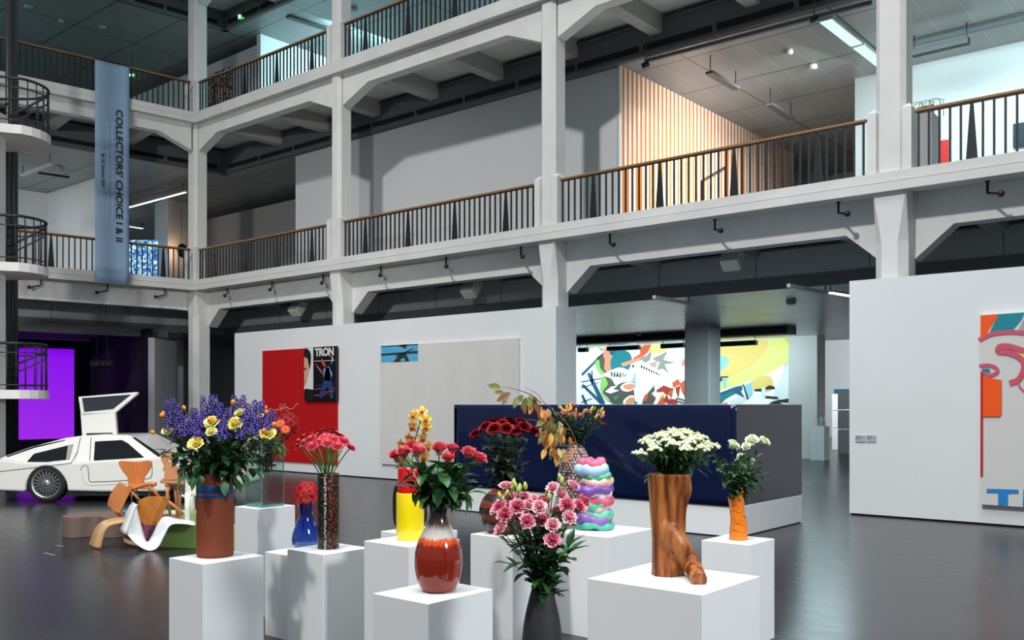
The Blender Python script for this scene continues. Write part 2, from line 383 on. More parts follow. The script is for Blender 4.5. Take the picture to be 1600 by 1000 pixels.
# --- gallery rooms
def stripe_mat():
    m = mat('orange_stripes', '#f2f6f5', .35); nt = m.node_tree; b = nt.nodes['Principled BSDF']; tc, s = objxyz(nt)
    f = math_node(nt, 'FRACT', math_node(nt, 'DIVIDE', s.outputs['Y'], .174))
    r = ramp(nt, f, [(0, '#ef8630'), (.5, '#f4fafa')], True); nt.links.new(r.outputs[0], b.inputs['Base Color']); return m
bm = B(); box(bm, -21.35, -10.6, 16.13, 16.35, 4.95, 8.62); struct('wall_gallery', bm, M_grey)
bm = B(); box(bm, -10.58, -10.52, 16.13, 24.9, 4.95, 8.64); struct('wall_striped', bm, stripe_mat())
bm = B(); box(bm, -7.09, 5.5, 20.0, 20.25, 4.95, 8.64); struct('wall_white', bm, M_wall)
bm = B(); box(bm, -33, -21.4, 18.6, 18.8, 4.95, 8.3); struct('wall_inner', bm, mat('inner_grey', '#9b9a98', .8))
def wallseg(name, a, b, z0, z1, m, t=.12):
    a, b = V(a), V(b); d = (b-a); d.z = 0; d.normalize(); n = V((-d.y, d.x, 0))
    if n.dot(FW) < 0: n = -n
    bm = B(); q = [a, b, b+n*t, a+n*t]
    hexa(bm, [(p.x, p.y, z0) for p in q]+[(p.x, p.y, z1) for p in q]); return struct(name, bm, m)
# left gallery, middle floor: bright corner room, pillar
c0 = onZ(75, 302, 8.64); c1 = onZ(10, 293, 8.64); c2 = c0+V((10.0, -.1, 0))
c2 = onZ(150, 277, 8.64)
wallseg('wall_room_side', c0, c0+(c2-c0).normalized()*((c2-c0).length*1.22), 4.95, 8.64, M_wall); wallseg('wall_room_end', c1+(c1-c0)*1.5, c0, 4.95, 8.64, M_wall)
q0 = onZ(242, 332, 8.2); q1 = onZ(262, 329, 8.2); q2 = onZ(300, 334, 8.2)
D0 = (q0-EP).dot(FW)
bm = B(); qa, qb, qc = atD(242, 500, D0+.6), atD(262, 500, D0-.2), atD(303, 500, D0+.9); qd = qa+(qc-qb)
hexa(bm, [(p.x, p.y, 4.95) for p in (qa, qb, qc, qd)]+[(p.x, p.y, 8.64) for p in (qa, qb, qc, qd)]); struct('wall_pillar', bm, M_wall)
PILLAR = (qb, qc)
# upper floor: lit wall and grey wall
bm = B(); box(bm, -24.3, -24.1, 16.9, 24, 9.55, 13.0); struct('wall_upper_lit', bm, M_wall)
bm = B(); box(bm, -32, -24.3, 16.9, 17.1, 9.55, 12.7); struct('wall_upper', bm, M_grey)
bm = B(); box(bm, -24.2, 6, 26, 26.2, 9.55, 13.0); struct('wall_upper_back', bm, M_grey)
bm = B(); lbox(bm, -2, 14, 14, 14.2, 4.95, 13.0); struct('wall_gallery_end', bm, M_grey)
w0 = FLF(4.6, 11, 0); w1 = FLF(5.9, 11, 0); wallseg('wall_upper_room', FLF(4.75, 9.5, 0), FLF(2.9, 12.5, 0), 9.55, 12.4, M_wall)
# --- railings
_h = .80
bmb = B(); box(bmb, -.014, .014, -.014, .014, 0, _h); ME_BAL = mesh_of(bmb, 'baluster', M_steel)
bmb = B(); prism(bmb, [(-.075, .0, 0), (.075, .0, 0), (.02, 0, _h), (-.02, 0, _h)], (0, .03, 0)); ME_FIN = mesh_of(bmb, 'brace', M_blk)
def railing(fr, u0, u1, zt, label, first=5, step=10, w=.1):
    o = fr(u0, w, zt); t = thing('balcony_railing', label, 'railing', o, 'balcony railings'); L = u1-u0
    a = math.atan2(fr.u.y, fr.u.x); t.rotation_euler = (0, 0, a)
    bm = B(); box(bm, -.03, L+.03, -.035, .035, _h+.015, _h+.06); obj('handrail', bm, M_oak, t, bevel=.012)
    bm = B(); box(bm, 0, L, -.02, .02, _h-.004, _h+.016); obj('top_bar', bm, M_blk, t)
    n = int(L/.14)
    for k in range(n+1):
        x = .02+(L-.04)*k/n
        if k % step == first: inst('brace', ME_FIN, t, (x, -.015, 0))
        else: inst('baluster', ME_BAL, t, (x, 0, 0))
RL = ['between the corner column and the second column', 'between the second and third columns', 'in front of the striped wall', 'at the right edge in front of the white wall']
for i, (a, b) in enumerate(bays):
    railing(FRT, a+.14, b-.14, 5.07, 'lower gallery railing with oak handrail '+RL[i])
for i, (a, b) in enumerate(bays[:2]):
    railing(FRT, a+.14, b-.14, 9.67, 'upper gallery railing at the top '+RL[i])
railing(FLF, .12, 5.9, 5.07, 'lower gallery railing behind the blue banner on the left side', 5)
railing(FLF, .12, 5.9, 9.67, 'upper gallery railing behind the top of the blue banner', 50)
# ================================================================ FIXTURES OF THE BUILDING
M_wmet = mat('white_metal', '#c9c9c5', .5); M_lampgrey = mat('lamp_grey', '#55595b', .5)
def glow(name, col, st): return mat(name, '#202020', .5, emit=col, estr=st)
# bracket lamps under the lower gallery
bmb = B(); tube(bmb, [(0, 0, .17), (0, 0, .02), (0, -.02, 0), (.12, -.12, -.04), (.2, -.2, -.07)], .018, 8); ME_ARM = mesh_of(bmb, 'arm', M_blk)
bmb = B(); ball(bmb, (0, 0, 0), .048, 2); ME_HEAD = mesh_of(bmb, 'spot_head', M_blk)
bmb = B(); lathe(bmb, [(.035, 0), (.035, .015), (.01, .02)], 12, cap1=True); ME_ROSE = mesh_of(bmb, 'ceiling_rose', M_blk)
BRL = {64: 'far left', 168: 'below the blue banner', 258: 'left of the corner column', 355: 'right of the corner column', 425: 'midway between corner column and second column', 505: 'left of the second column',
       595: 'right of the second column', 697: 'midway between second and third columns', 814: 'left of the third column', 953: 'right of the third column', 1117: 'above the hanging loudspeaker by the opening', 1310: 'left of the fourth column', 1543: 'at the far right above the white wall'}
def bracket(px, py, fr):
    if fr is FRT: p = onY(px, py, 14.3)
    else:
        r = ray(px, py); q = FLF(0, .3, 0); n = fr.w; p = EP+r*((q-EP).dot(n)/r.dot(n))
    t = thing('bracket_lamp', 'small black bracket lamp under the lower gallery, '+BRL[px], 'lamp', (p.x, p.y, 4.62), 'bracket lamps under the gallery')
    if fr is FLF: t.rotation_euler = (0, 0, radians(-35))
    inst('arm', ME_ARM, t); inst('spot_head', ME_HEAD, t, (.22, -.22, -.075)); inst('ceiling_rose', ME_ROSE, t, (0, 0, .16))
for px, py in ((64, 450), (168, 459), (258, 466)): bracket(px, py, FLF)
for px, py in ((355, 465), (425, 455), (505, 443), (595, 432), (697, 415), (814, 398), (953, 380), (1117, 358), (1310, 333), (1543, 302)): bracket(px, py, FRT)
# white loudspeakers under the lower gallery
M_spk = mat('speaker_white', '#eeece0', .6); M_grl = mat('speaker_grille', '#b5b7b8', .7, bump=.5, bscale=300)
for px, py, lab in ((466, 480, 'left of the second column'), (737, 449, 'between the second and third columns'), (1145, 402, 'over the opening with the mural')):
    p = onY(px, py, 15.3); t = thing('loudspeaker', 'white box loudspeaker hung under the gallery '+lab, 'loudspeaker', p, 'hanging loudspeakers')
    M = Euler((radians(-38), 0, radians(8))).to_matrix().to_4x4()
    bm = B(); obox(bm, M, .34, .26, .48); obj('cabinet', bm, M_spk, t, bevel=.03)
    bm = B(); obox(bm, M @ Matrix.Translation((0, -.135, -.02)), .28, .012, .38); obj('grille', bm, M_grl, t)
    bm = B(); tube(bm, [(0, .05, .1), (0, .05, max(.2, 4.80-p.z))], .014, 6); obj('hanger', bm, M_blk, t)
# exit signs
M_exit = glow('exit_green', '#00b44a', .9); M_exw = glow('exit_white', '#f2fff4', 1.6)
def exit_sign(px, py, D, w, lab, ang=0.0, up=.35):
    p = atD(px, py, D); t = thing('exit_sign', 'green lit emergency exit sign '+lab, 'exit sign', p, 'emergency exit signs', TH+ang)
    h = w*.5
    bm = B(); box(bm, -w/2, w/2, -.02, .02, -h/2, h/2); obj('sign_box', bm, M_exit, t)
    bm = B(); box(bm, -w*.42, -w*.2, -.026, -.02, -h*.33, h*.33)                    # door
    box(bm, -w*.06, w*.0, -.026, -.02, -h*.2, h*.2)
    ball(bm, (w*.25, -.023, h*.28), h*.09, 1, (1, .2, 1))                           # running figure
    for a, b in (((.24, .2), (.2, -.05)), ((.2, -.05), (.3, -.18)), ((.3, -.18), (.28, -.36)), ((.2, -.05), (.1, -.2)), ((.1, -.2), (.04, -.2)), ((.23, .14), (.35, .02)), ((.23, .14), (.13, .04))):
        bar(bm, (a[0]*w, -.023, a[1]*h*1.0), (b[0]*w, -.023, b[1]*h), .05*w, .004, up=(0, 1, 0))
    obj('pictogram', bm, M_exw, t)
    bm = B(); tube(bm, [(0, 0, h/2), (0, 0, h/2+up)], .008, 6); obj('hanger', bm, M_blk, t)
exit_sign(379.5, 27, 27.5, .30, 'on the top gallery ceiling right of the corner column', .25); exit_sign(380, 262.5, 27.8, .31, 'in the lower gallery right of the corner column', .1)
exit_sign(232, 104, 32, .18, 'above the upper railing right of the banner', -.3); exit_sign(206, 117.5, 30, .2, 'peeking out behind the banner edge', 0, .9)
# blue banner between the two galleries
M_ban = mat('banner_blue', '#8ba5c2', .75, var=.04, vscale=1.0)
def plane_pt(px, py, w):
    q = FLF(0, w, 0); r = ray(px, py); return EP+r*((q-EP).dot(FLF.w)/r.dot(FLF.w))
tl, tr, bl, br = plane_pt(148.5, 92, -.15), plane_pt(202, 103, -.15), plane_pt(145, 441, -.15), plane_pt(199.5, 445, -.15)
zt, zb = (tl.z+tr.z)/2, (bl.z+br.z)/2
xa = V((tr.x-tl.x, tr.y-tl.y, 0)); BW = xa.length*1.0; xa.normalize()
t = thing('banner', 'tall grey-blue fabric banner with vertical exhibition title hung between the galleries', 'banner', (tl.x, tl.y, zb))
nrm = xa.cross(UP); BH = zt-zb
def bp(x, z, o=0): return xa*x+UP*z+nrm*o
bm = B(); NX = 8; g = [[bm.verts.new(bp(BW*i/NX, BH*j/24, .012*sin(i*1.1+j*.25)*(1-j/30))) for i in range(NX+1)] for j in range(25)]
for j in range(24):
    for i in range(NX): bm.faces.new([g[j][i], g[j][i+1], g[j+1][i+1], g[j+1][i]]).smooth = True
fab = obj('fabric', bm, M_ban, t)
md = fab.modifiers.new('thick', 'SOLIDIFY'); md.thickness = .006
bm = B(); tube(bm, [bp(-.02, BH), bp(BW+.02, BH)], .02, 8); obj('top_rod', bm, M_blk, t)
bm = B(); tube(bm, [bp(0, .02), bp(BW, .02)], .012, 8); obj('bottom_rod', bm, M_ban, t)
def btext(s, size, x, zs, ze, m, name, shear=0.0):
    bm = text_bm(s, size, .001, shear, offset=size*.012); xs = [v.co.x for v in bm.verts]; k = (zs-ze)/(max(xs)-min(xs))
    M = axes(bp(x, zs, .03), -UP, xa) @ Matrix.Diagonal((k, 1, 1, 1)) @ Matrix.Translation((-min(xs), 0, 0)); xf(bm, M); obj(name, bm, m, t)
pyz = lambda py: BH*(445-py)/(445-97)
M_ink = mat('banner_ink', '#0b1016', .7); M_pale = mat('banner_pale_ink', '#bccddd', .7)
btext("COLLECTORS' CHOICE I & II", BW*.275, BW*.60, pyz(170), pyz(378), M_ink, 'title_lettering', 0)
btext("Werke aus den Sammlungen Boros, FER, Goetz, Grässlin, Weishaupt,", BW*.12, BW*.46, pyz(192), pyz(352), M_pale, 'sponsor_lettering')
btext("der Landesbank Baden-Württemberg und der VAF-Stiftung", BW*.12, BW*.32, pyz(193), pyz(349), M_pale, 'sponsor_lettering')
btext("Bis 18. Oktober 2009", BW*.12, BW*.18, pyz(243), pyz(295), M_ink, 'date_lettering')
# stair tower at the left edge: white wall, ducts, three landings
TA = axes((0, 0, 0), RT, FW, UP); TA = Matrix((RT, FW, UP)).transposed().to_4x4()
def tw(bm): xf(bm, TA)
def cx(px, D): return (px-800)/FPX*D
bm = B(); D = 17.6; box(bm, cx(-60, D), cx(9, D+.6), D, D+.6, .0, 7.17); box(bm, cx(-60, D), cx(14, D+.66), D-.06, D+.66, 7.05, 7.3); tw(bm); struct('wall_stair', bm, M_conc)
M_duct = mat('duct_steel', '#4a4d50', .35, metal=.7)
bm = B(); D = 19.5; tube(bm, [(cx(20, D), D, 0), (cx(20, D), D, 13)], .1, 20); tw(bm); o = obj('ventilation_duct', bm, M_duct); tag(o, 'dark grey vertical steel duct beside the stair landings', 'duct')
bm = B(); D = 19.2; tube(bm, [(cx(12.5, D), D, 0), (cx(12.5, D), D, 13)], .05, 12); tw(bm); o = obj('drain_pipe', bm, M_duct); tag(o, 'thin dark pipe left of the vertical steel duct', 'pipe')
M_land = mat('landing_white', '#dddbd6', .7)
def landing(z, y0, px_tip, lab, D=17.6, slope=.25, half=True):
    # plan: a rounded tongue, tip to the right
    xt = cx(px_tip, D+.7); plan = [(xt-2.2, D)]
    for k in range(0, 13):
        a = -pi/2+pi*k/12; plan.append((xt-.75+.75*cos(a), D+.75+.75*sin(a)+slope*(.3 if k < 3 else .0)))
    plan.append((xt-2.2, D+1.5)); z0 = z
    t = thing('stair_landing', 'rounded white stair landing with dark railing '+lab, 'landing', TA @ V((xt-.75, D+.75, z0)), 'stair landings at the left edge')
    loc = lambda p: TA @ V(p)
    bm = B(); prism(bm, [loc((x, y, z0-.17)) for x, y in plan], (0, 0, .17)); obj('slab', bm, M_land, t, world=True)
    ins = [((x-(xt-.75))*.95+(xt-.75), (y-(D+.75))*.93+D+.75) for x, y in plan]
    ins = ins[0:]; sm = smooth_open([(x, y, 0) for x, y in ins], 3)
    bm = B(); tube(bm, [loc((p.x, p.y, z0+.9)) for p in sm], .028, 8); obj('handrail', bm, M_steel, t, world=True)
    bm = B()
    for h in (.72, .1): tube(bm, [loc((p.x, p.y, z0+h)) for p in sm], .013, 6)
    obj('rail_bars', bm, M_steel, t, world=True)
    bm = B()
    tube(bm, [loc((xt-2.0, D+1.35, z0+.02)), loc((xt-.1, D+.95, z0+.78))], .026, 8); tube(bm, [loc((xt-2.0, D+1.35, z0-.15)), loc((xt-.1, D+.95, z0+.62))], .016, 6)
    obj('stair_rail', bm, M_steel, t, world=True)
    acc = 0; last = None
    for a, b in zip(sm, sm[1:]):
        acc += (b-a).length
        if acc > .135:
            acc = 0; bm = B(); p = loc((b.x, b.y, z0)); tube(bm, [p, p+UP*.9], .012, 6); obj('baluster', bm, M_steel, t, world=True)
landing(7.02, 165, 71, 'at the top near the left edge'); landing(4.38, 398, 67, 'in the middle near the left edge'); landing(1.93, 608, 68, 'lowest, before the purple screen')
# purple projection screen, projector
a = atD(30, 687, 27.5); b = atD(116, 687, 28.6); hgt = 2.74
d = (b-a); d.z = 0; n = V((-d.y, d.x, 0)).normalized()*.05
bm = B(); hexa(bm, [a, V((b.x, b.y, a.z)), V((b.x, b.y, a.z))+n, a+n]+[p+UP*hgt for p in (a, V((b.x, b.y, a.z)), V((b.x, b.y, a.z))+n, a+n)])
M_pur = glow('purple_projection', '#8a00e8', 1.0); nt = M_pur.node_tree; tc, s = objxyz(nt); rz = ramp(nt, math_node(nt, 'DIVIDE', math_node(nt, 'SUBTRACT', s.outputs['Z'], a.z), hgt), [(0, '#9d22e6'), (1, '#8400ea')]); nt.links.new(rz.outputs[0], nt.nodes['Principled BSDF'].inputs['Emission Color'])
bm2 = B(); c = [a-UP*a.z, V((b.x, b.y, 0)), V((b.x, b.y, 0))+n*.8, a-UP*a.z+n*.8]
t = thing('projection_screen', 'glowing plain purple projection screen in the dark room behind the white car', 'screen', (a.x, a.y, 0))
obj('screen_face', bm, M_pur, t, world=True)
bm = B(); q = V((b.x, b.y, 0)); 
for p in (a-UP*a.z+d*.02, q-d*.02): box(bm, p.x-.03+n.x*1.5, p.x+.03+n.x*1.5, p.y-.03+n.y*1.5, p.y+.03+n.y*1.5, 0, a.z+.3)
obj('stand', bm, M_black, t, world=True)
p = atD(163, 569, 25.4); t = thing('projector', 'dark video projector hanging on thin wires under the left gallery', 'projector', p, None, TH)
bm = B(); box(bm, -.31, .31, -.2, .2, -.085, .085); obj('case', bm, M_dark, t, bevel=.02)
bm = B()
for x in (-.1, .07, .21): tube(bm, [(x, -.2, 0), (x, -.235, 0)], .045, 12)
obj('lens', bm, mat('lens_glass', '#303a44', .1), t)
bm = B()
for x in (-.24, .1): tube(bm, [(x*1.0, 0, .06), (x*.3, 0, 4.80-p.z)], .006, 5)
obj('wires', bm, M_dgrey, t)
# long light box beam at the front edge of the left gallery
bm = B(); FLF.box(bm, .15, 5.9, 1.55, 1.75, 3.55, 3.78); struct('trim_1', bm, M_dgrey)
# LED wall, disc lamp on the pillar
p0 = atD(200, 436, 31); p1 = atD(240, 436, 31); h = (436-375)/FPX*31
m = mat('led_pixels', '#101018', .5); nt = m.node_tree; tc, s = objxyz(nt)
v = nt.nodes.new('ShaderNodeTexVoronoi'); v.inputs['Scale'].default_value = 16; nt.links.new(tc.outputs['Object'], v.inputs['Vector'])
sp = nt.nodes.new('ShaderNodeSeparateColor'); nt.links.new(v.outputs['Color'], sp.inputs[0]); r = ramp(nt, sp.outputs[0], [(0, '#2c4fc0'), (.2, '#3f86d0'), (.45, '#7fd4ea'), (.7, '#e8ffff')], True)
b = nt.nodes['Principled BSDF']; nt.links.new(r.outputs[0], b.inputs['Emission Color']); b.inputs['Emission Strength'].default_value = .9
bm = B(); q = RT*((p1-p0).length*1.25); p0 = p0-RT*.1
zb = 4.95
hexa(bm, [V((p.x, p.y, zb)) for p in (p0, p0+q, p0+q+FW*.1, p0+FW*.1)]+[V((p.x, p.y, p0.z+h)) for p in (p0, p0+q, p0+q+FW*.1, p0+FW*.1)])
o = obj('light_wall', bm, m, loc=(p0.x, p0.y, zb)); tag(o, 'panel of flickering blue and white light dots behind the gallery railing', 'light panel')
pq = atD(285.5, 392, D0-.35)
t = thing('disc_lamp', 'dark round wall disc with warm glow behind it on the gallery pillar', 'wall lamp', pq)
nn = V((PILLAR[1]-PILLAR[0])); nn.z = 0; nn.normalize(); nv = V((nn.y, -nn.x, 0))
Mx = axes((0, 0, 0), nn, UP, nv)
bm = B(); lathe(bm, [(.001, .02), (.235, .02), (.245, 0), (.235, -.02), (.001, -.02)], 32); xf(bm, Mx); obj('disc', bm, mat('disc_grey', '#3b3733', .6), t)
bm = B(); lathe(bm, [(.13, -.05), (.13, -.03)], 24, cap1=True); xf(bm, Mx); obj('glow_ring', bm, glow('warm_glow', '#ffb27a', 6), t)
bm = B(); tube(bm, [nv*-.06, nv*-.06+UP*1.5], .006, 5); obj('cord', bm, M_blk, t)
_t = pq-nv*.14; lamp('disc_lamp_light', 'POINT', _t, _t+UP, 9, (1, .66, .4), .08)
# ceiling lights, tracks and detectors
def fixture(name, lab, cat, pa, pb, w, h, ztop, m, group=None, glowm=None):
    # a long lamp from pa to pb hanging on two rods from ztop
    c = (pa+pb)/2; t = thing(name, lab, cat, c, group); bm = B(); bar(bm, pa, pb, w, h); obj('housing', bm, m, t, world=True)
    if ztop:
        bm = B()
        for k in (.04, .96): q = pa.lerp(pb, k); tube(bm, [q, (q.x, q.y, ztop)], .01, 6)
        obj('rods', bm, M_blk, t, world=True)
    if glowm: bm = B(); bar(bm, pa-UP*(h/2+.006), pb-UP*(h/2+.006), w*.8, .012); obj('diffuser', bm, glowm, t, world=True)
    return t
M_tube = glow('cold_tube', '#e6fbff', 3.5)
def onz2(px, py, z): return onZ(px, py, z)
z = 8.28
fixture('ceiling_panel_lamp', 'flat grey lamp hung from the gallery ceiling near the striped wall corner', 'lamp', onZ(1108, 113, z), onZ(1151, 139, z), .16, .05, 8.64, M_lampgrey, 'flat lamps on the gallery ceiling')
fixture('ceiling_panel_lamp', 'flat grey lamp hung from the gallery ceiling, farther right over the striped wall', 'lamp', onZ(1202, 163, z), onZ(1237, 186, z), .16, .05, 8.64, M_lampgrey, 'flat lamps on the gallery ceiling')
fixture('ceiling_panel_lamp', 'long flat grey lamp hung from the teal lit ceiling at the top right', 'lamp', onZ(1425, 84, 8.3), onZ(1514, 63, 8.3), .16, .12, 8.64, mat('lamp_dark', '#26282a', .6), 'flat lamps on the gallery ceiling')
fixture('strip_light', 'bright louvred ceiling strip light left of the fourth column', 'strip light', onZ(1290, 30, 8.61), onZ(1338, 68, 8.61), .26, .05, None, M_wmet, 'strip lights', glow('louvre_glow', '#c8f4f8', 1.3))
fixture('strip_light', 'bright louvred ceiling strip light partly hidden by the fourth column', 'strip light', onZ(1342, 71, 8.61), onZ(1385, 105, 8.61), .26, .05, None, M_wmet, 'strip lights', glow('louvre_glow', '#c8f4f8', 1.3))
fixture('ceiling_track', 'long dark lighting track on the ceiling at the top right', 'track', onZ(1425, 69, 8.58), onZ(1600, 28, 8.58), .08, .08, None, M_lampgrey)
fixture('ceiling_track', 'grey lighting track along the ceiling over the striped wall', 'track', onZ(1008, 96, 8.56), onZ(1362, 4, 8.56), .07, .07, None, M_lampgrey)
fixture('strip_light', 'bright slanted strip light right of the blue banner', 'strip light', onZ(201, 323, 8.35), onZ(290, 299, 8.35), .1, .05, 8.64, M_wmet, 'strip lights', M_tube)
fixture('strip_light', 'slim white strip light left of the blue banner', 'strip light', onZ(34, 274, 8.35), onZ(80, 256, 8.35), .1, .06, 8.64, M_wmet, 'strip lights')
fixture('strip_light', 'short bright strip light far back beside the gallery pillar', 'strip light', onZ(203, 353, 8.4), onZ(223, 356, 8.4), .1, .05, 8.64, M_wmet, 'strip lights', M_tube)
fixture('ceiling_track', 'dark grey track lamp left of the banner under the gallery ceiling', 'track', onZ(60, 270, 8.5), onZ(108, 277, 8.5), .06, .06, None, M_blk)
fixture('ceiling_track', 'long recessed dark lamp in the top gallery ceiling', 'track', onZ(450, 26, 12.97), onZ(512, 45, 12.97), .2, .06, None, M_blk)
fixture('strip_light', 'pale strip light in the low ceiling beside the right white wall', 'strip light', onZ(1296, 455, 3.66), onZ(1332, 461, 3.66), .14, .04, 3.75, M_wmet, 'strip lights', M_tube)
fixture('ceiling_track', 'pale track arm hanging under the low ceiling right of the opening', 'track', onZ(1232, 446, 3.62), onZ(1292, 458, 3.62), .06, .06, 3.75, M_wmet)
fixture('ceiling_track', 'pale track arm hanging under the low ceiling in front of the mural', 'track', onZ(1022, 464, 3.62), onZ(1078, 474, 3.62), .06, .06, 3.75, M_wmet)
for pa, pb, lab in (((905, 565), (918, 563), 'at the left edge of the mural'), ((950, 563), (999, 558), 'over the left half of the mural'), ((1034, 559), (1069, 556), 'beside the inner pillar over the mural'), ((1123, 556-18), (1182, 532), 'over the right half of the mural')):
    dy = -18 if pa[0] < 1100 else 0
    a = onY(pa[0], pa[1]+dy, 25.2); b = onY(pb[0], pb[1]+dy, 25.2); b.z = a.z
    fixture('wall_washer', 'black hanging wall washer lamp '+lab, 'lamp', a, b, .16, .14, 3.72, M_blk, 'wall washers in front of the mural')
bm = B(); box(bm, -26, -10.2, 23.7, 24.3, 3.55, 3.78); struct('trim_2', bm, M_dark)
# small round ceiling spots and detectors
M_det = mat('detector_grey', '#8d9192', .5)
for px, py, z, r, lab in ((1231, 79, 8.64, .1, 'in front of the bright strip light'), (1270, 102, 8.64, .09, 'right part of the gallery ceiling'), (45, 9, 13.0, .12, 'in the top left gallery ceiling corner'), (160, 41, 13.0, .11, 'in the top gallery ceiling above the banner'), (96, 31, 13.0, .08, 'in the top gallery ceiling left of the banner'),
                          (93, 261, 8.64, .09, 'in the left lower gallery ceiling'), (552, 13, 13.0, .12, 'at the top over the second column railing'), (1236, 469, 3.75, .1, 'in the low ceiling near the mural'), (998, 520, 3.75, .08, 'in the low ceiling before the inner pillar')):
    p = onZ(px, py, z); bm = B(); lathe(bm, [(r*.6, -.09), (r, -.06), (r, 0)], 16); o = obj('ceiling_detector', bm, M_det, loc=(0, 0, 0)); o.location = p; tag(o, 'small round grey ceiling detector '+lab, 'detector', 'ceiling detectors')
# camera spot on a drop rod
for px, py, zt, lab in ((1009, 100, 8.66, 'at the corner of the striped room'), (1272, 28, 8.66, 'at the top above the strip light')):
    p = onY(px, py, 15.92); t = thing('hanging_spotlight', 'small black spotlight on a thin rod '+lab, 'spotlight', p, 'hanging spotlights')
    bm = B(); tube(bm, [(0, 0, 0), (0, 0, max(.1, zt+.25-p.z))], .012, 6); obj('rod', bm, M_lampgrey, t)
    bm = B(); tube(bm, [(-.06, -.05, -.05), (.06, .02, 0)], .055, 10); obj('lamp_head', bm, M_blk, t)
# ================================================================ PAINTINGS AND WALL WORKS
YW = 13.93
def art(name, mats): return (B(), mats)
def pp(bm, pts, Y, layer, mi, sm=0):
    q = [onY(x, y, Y-layer*.0022) for x, y in pts]
    if sm: q = smooth_closed(q, sm)
    return poly(bm, q, mi)
def canvas(bm, x0, x1, z0, z1, Y, th=.05, mi=0): box(bm, x0, x1, Y-th, Y, z0, z1, mi)
# large cream painting
M_cream = mat('cream_canvas', '#cfcdca', .85, var=.03, vscale=2.5, stretch=(1, 1, .25)); M_sky = mat('patch_blue', '#4fa9d2', .7, var=.1, vscale=6); M_ch = mat('charcoal_paint', '#2c3036', .7)
a = onY(595, 541, YW-.06); b = onY(810, 528, YW-.06); zb = onY(600, 725, YW-.06).z
t = thing('cream_painting', 'very large cream grey canvas with a small blue patch at its upper left corner', 'painting', (a.x, YW-.03, zb))
bm = B(); canvas(bm, a.x, b.x, zb, (a.z+b.z)/2, YW-.005, .055); obj('canvas', bm, M_cream, t, world=True)
bm = B(); Y = YW-.062
pp(bm, [(595.5, 540.5), (653, 537), (653, 564), (595.5, 566.5)], Y, 1, 0)
for q in ([(595.5, 553), (653, 548), (653, 552), (595.5, 556)], [(614, 566), (625, 553), (634, 552), (640, 564.5)], [(620, 540), (627, 538.5), (636, 538), (634, 545), (629, 543)], [(618, 556), (645, 544), (645, 546), (618, 558)], [(595.5, 541), (653, 537.5), (653, 539), (595.5, 542.5)]): pp(bm, q, Y, 2, 1)
pp(bm, [(625, 562), (632, 559), (633, 564), (627, 564.5)], Y, 3, 0)
obj('blue_patch', bm, [M_sky, M_ch], t, world=True, recalc=False)
# red painting with photo print and film poster
M_red = mat('red_canvas', '#b4070c', .6); M_print = mat('print_white', '#d5d6d4', .5); M_skin = mat('print_skin', '#c99f88', .5); M_hair = mat('print_dark', '#1d1716', .5); M_navyb = mat('poster_night', '#0a0c12', .45)
M_pb = mat('poster_blue', '#5f93b5', .5); M_pb2 = mat('poster_deep_blue', '#27407a', .5); M_pr = mat('poster_red', '#c04a4e', .5); M_sil = mat('poster_silver', '#d8d4d0', .4)
a = onY(410, 547, YW-.05); b = onY(526, 540, YW-.05); zb = onY(411, 719, YW-.05).z
t = thing('red_painting', 'large plain red canvas hung left on the long white wall', 'painting', (a.x, YW-.03, zb))
bm = B(); canvas(bm, a.x, b.x, zb, (a.z+b.z)/2-.02, YW-.005, .045); obj('canvas', bm, M_red, t, world=True)
c = onY(475, 544, YW-.13); c2 = onY(524, 540, YW-.13); zc = onY(475.5, 627, YW-.13).z; zt = (c.z+c2.z)/2
t = thing('poster_panel', 'narrow mounted panel with half a face and a dark film poster, on the red canvas', 'print', (c.x, YW-.09, zc))
bm = B(); box(bm, c.x, c2.x, YW-.125, YW-.052, zc, zt); obj('backing', bm, M_navyb, t, world=True)
bm = B(); Y = YW-.127
pp(bm, [(475.2, 544.5), (489.5, 542.5), (489.5, 610), (475.2, 609)], Y, 1, 0)
pp(bm, [(475.2, 556), (480, 558), (482.5, 566), (483.5, 577), (481, 590), (478.5, 600), (475.2, 604)], Y, 2, 1, 0)
pp(bm, [(475.2, 545), (480, 544.5), (484.5, 549), (486, 556), (485.5, 568), (483.5, 578), (482.5, 570), (480.5, 560), (475.2, 558)], Y, 3, 2)
pp(bm, [(475.2, 575.5), (479, 575), (479, 576.5), (475.2, 577.5)], Y, 3, 2); pp(bm, [(475.4, 578), (478.3, 577), (477, 579.5)], Y, 3, 2); pp(bm, [(475.2, 595), (477.2, 594.5), (475.2, 596.5)], Y, 3, 2)
pp(bm, [(475.2, 610), (477.5, 607), (489.5, 609), (489.5, 627), (475.2, 627)], Y, 2, 2)
obj('portrait_print', bm, [M_print, M_skin, M_hair], t, world=True, recalc=False)
bm = B()
for q, mi in (([(491, 564), (523, 562.5), (523, 563.3), (491, 564.8)], 3), ([(498, 620), (505, 598), (509, 574), (514, 574), (519, 600), (521, 622), (516, 622), (512, 600), (503, 622)], 1), ([(505, 576), (514, 572), (520, 585), (515, 596), (506, 594)], 0), ([(492, 567), (503, 579), (505, 587), (496, 575)], 2), ([(503, 560), (510, 572), (506, 573), (501, 564)], 2), ([(516, 555), (521, 560), (517, 571), (519, 561)], 3),
              ([(491, 602), (523, 599), (523, 600), (491, 603.2)], 1), ([(491, 608), (500, 606), (507, 611), (507, 612), (500, 607.5), (491, 609)], 2), ([(505, 613), (523, 610), (523, 611), (505, 614.5)], 2), ([(491, 617), (510, 616), (510, 617), (491, 618.5)], 2), ([(511, 604), (523, 606), (523, 607), (511, 605)], 2)): pp(bm, q, Y, 2, mi)
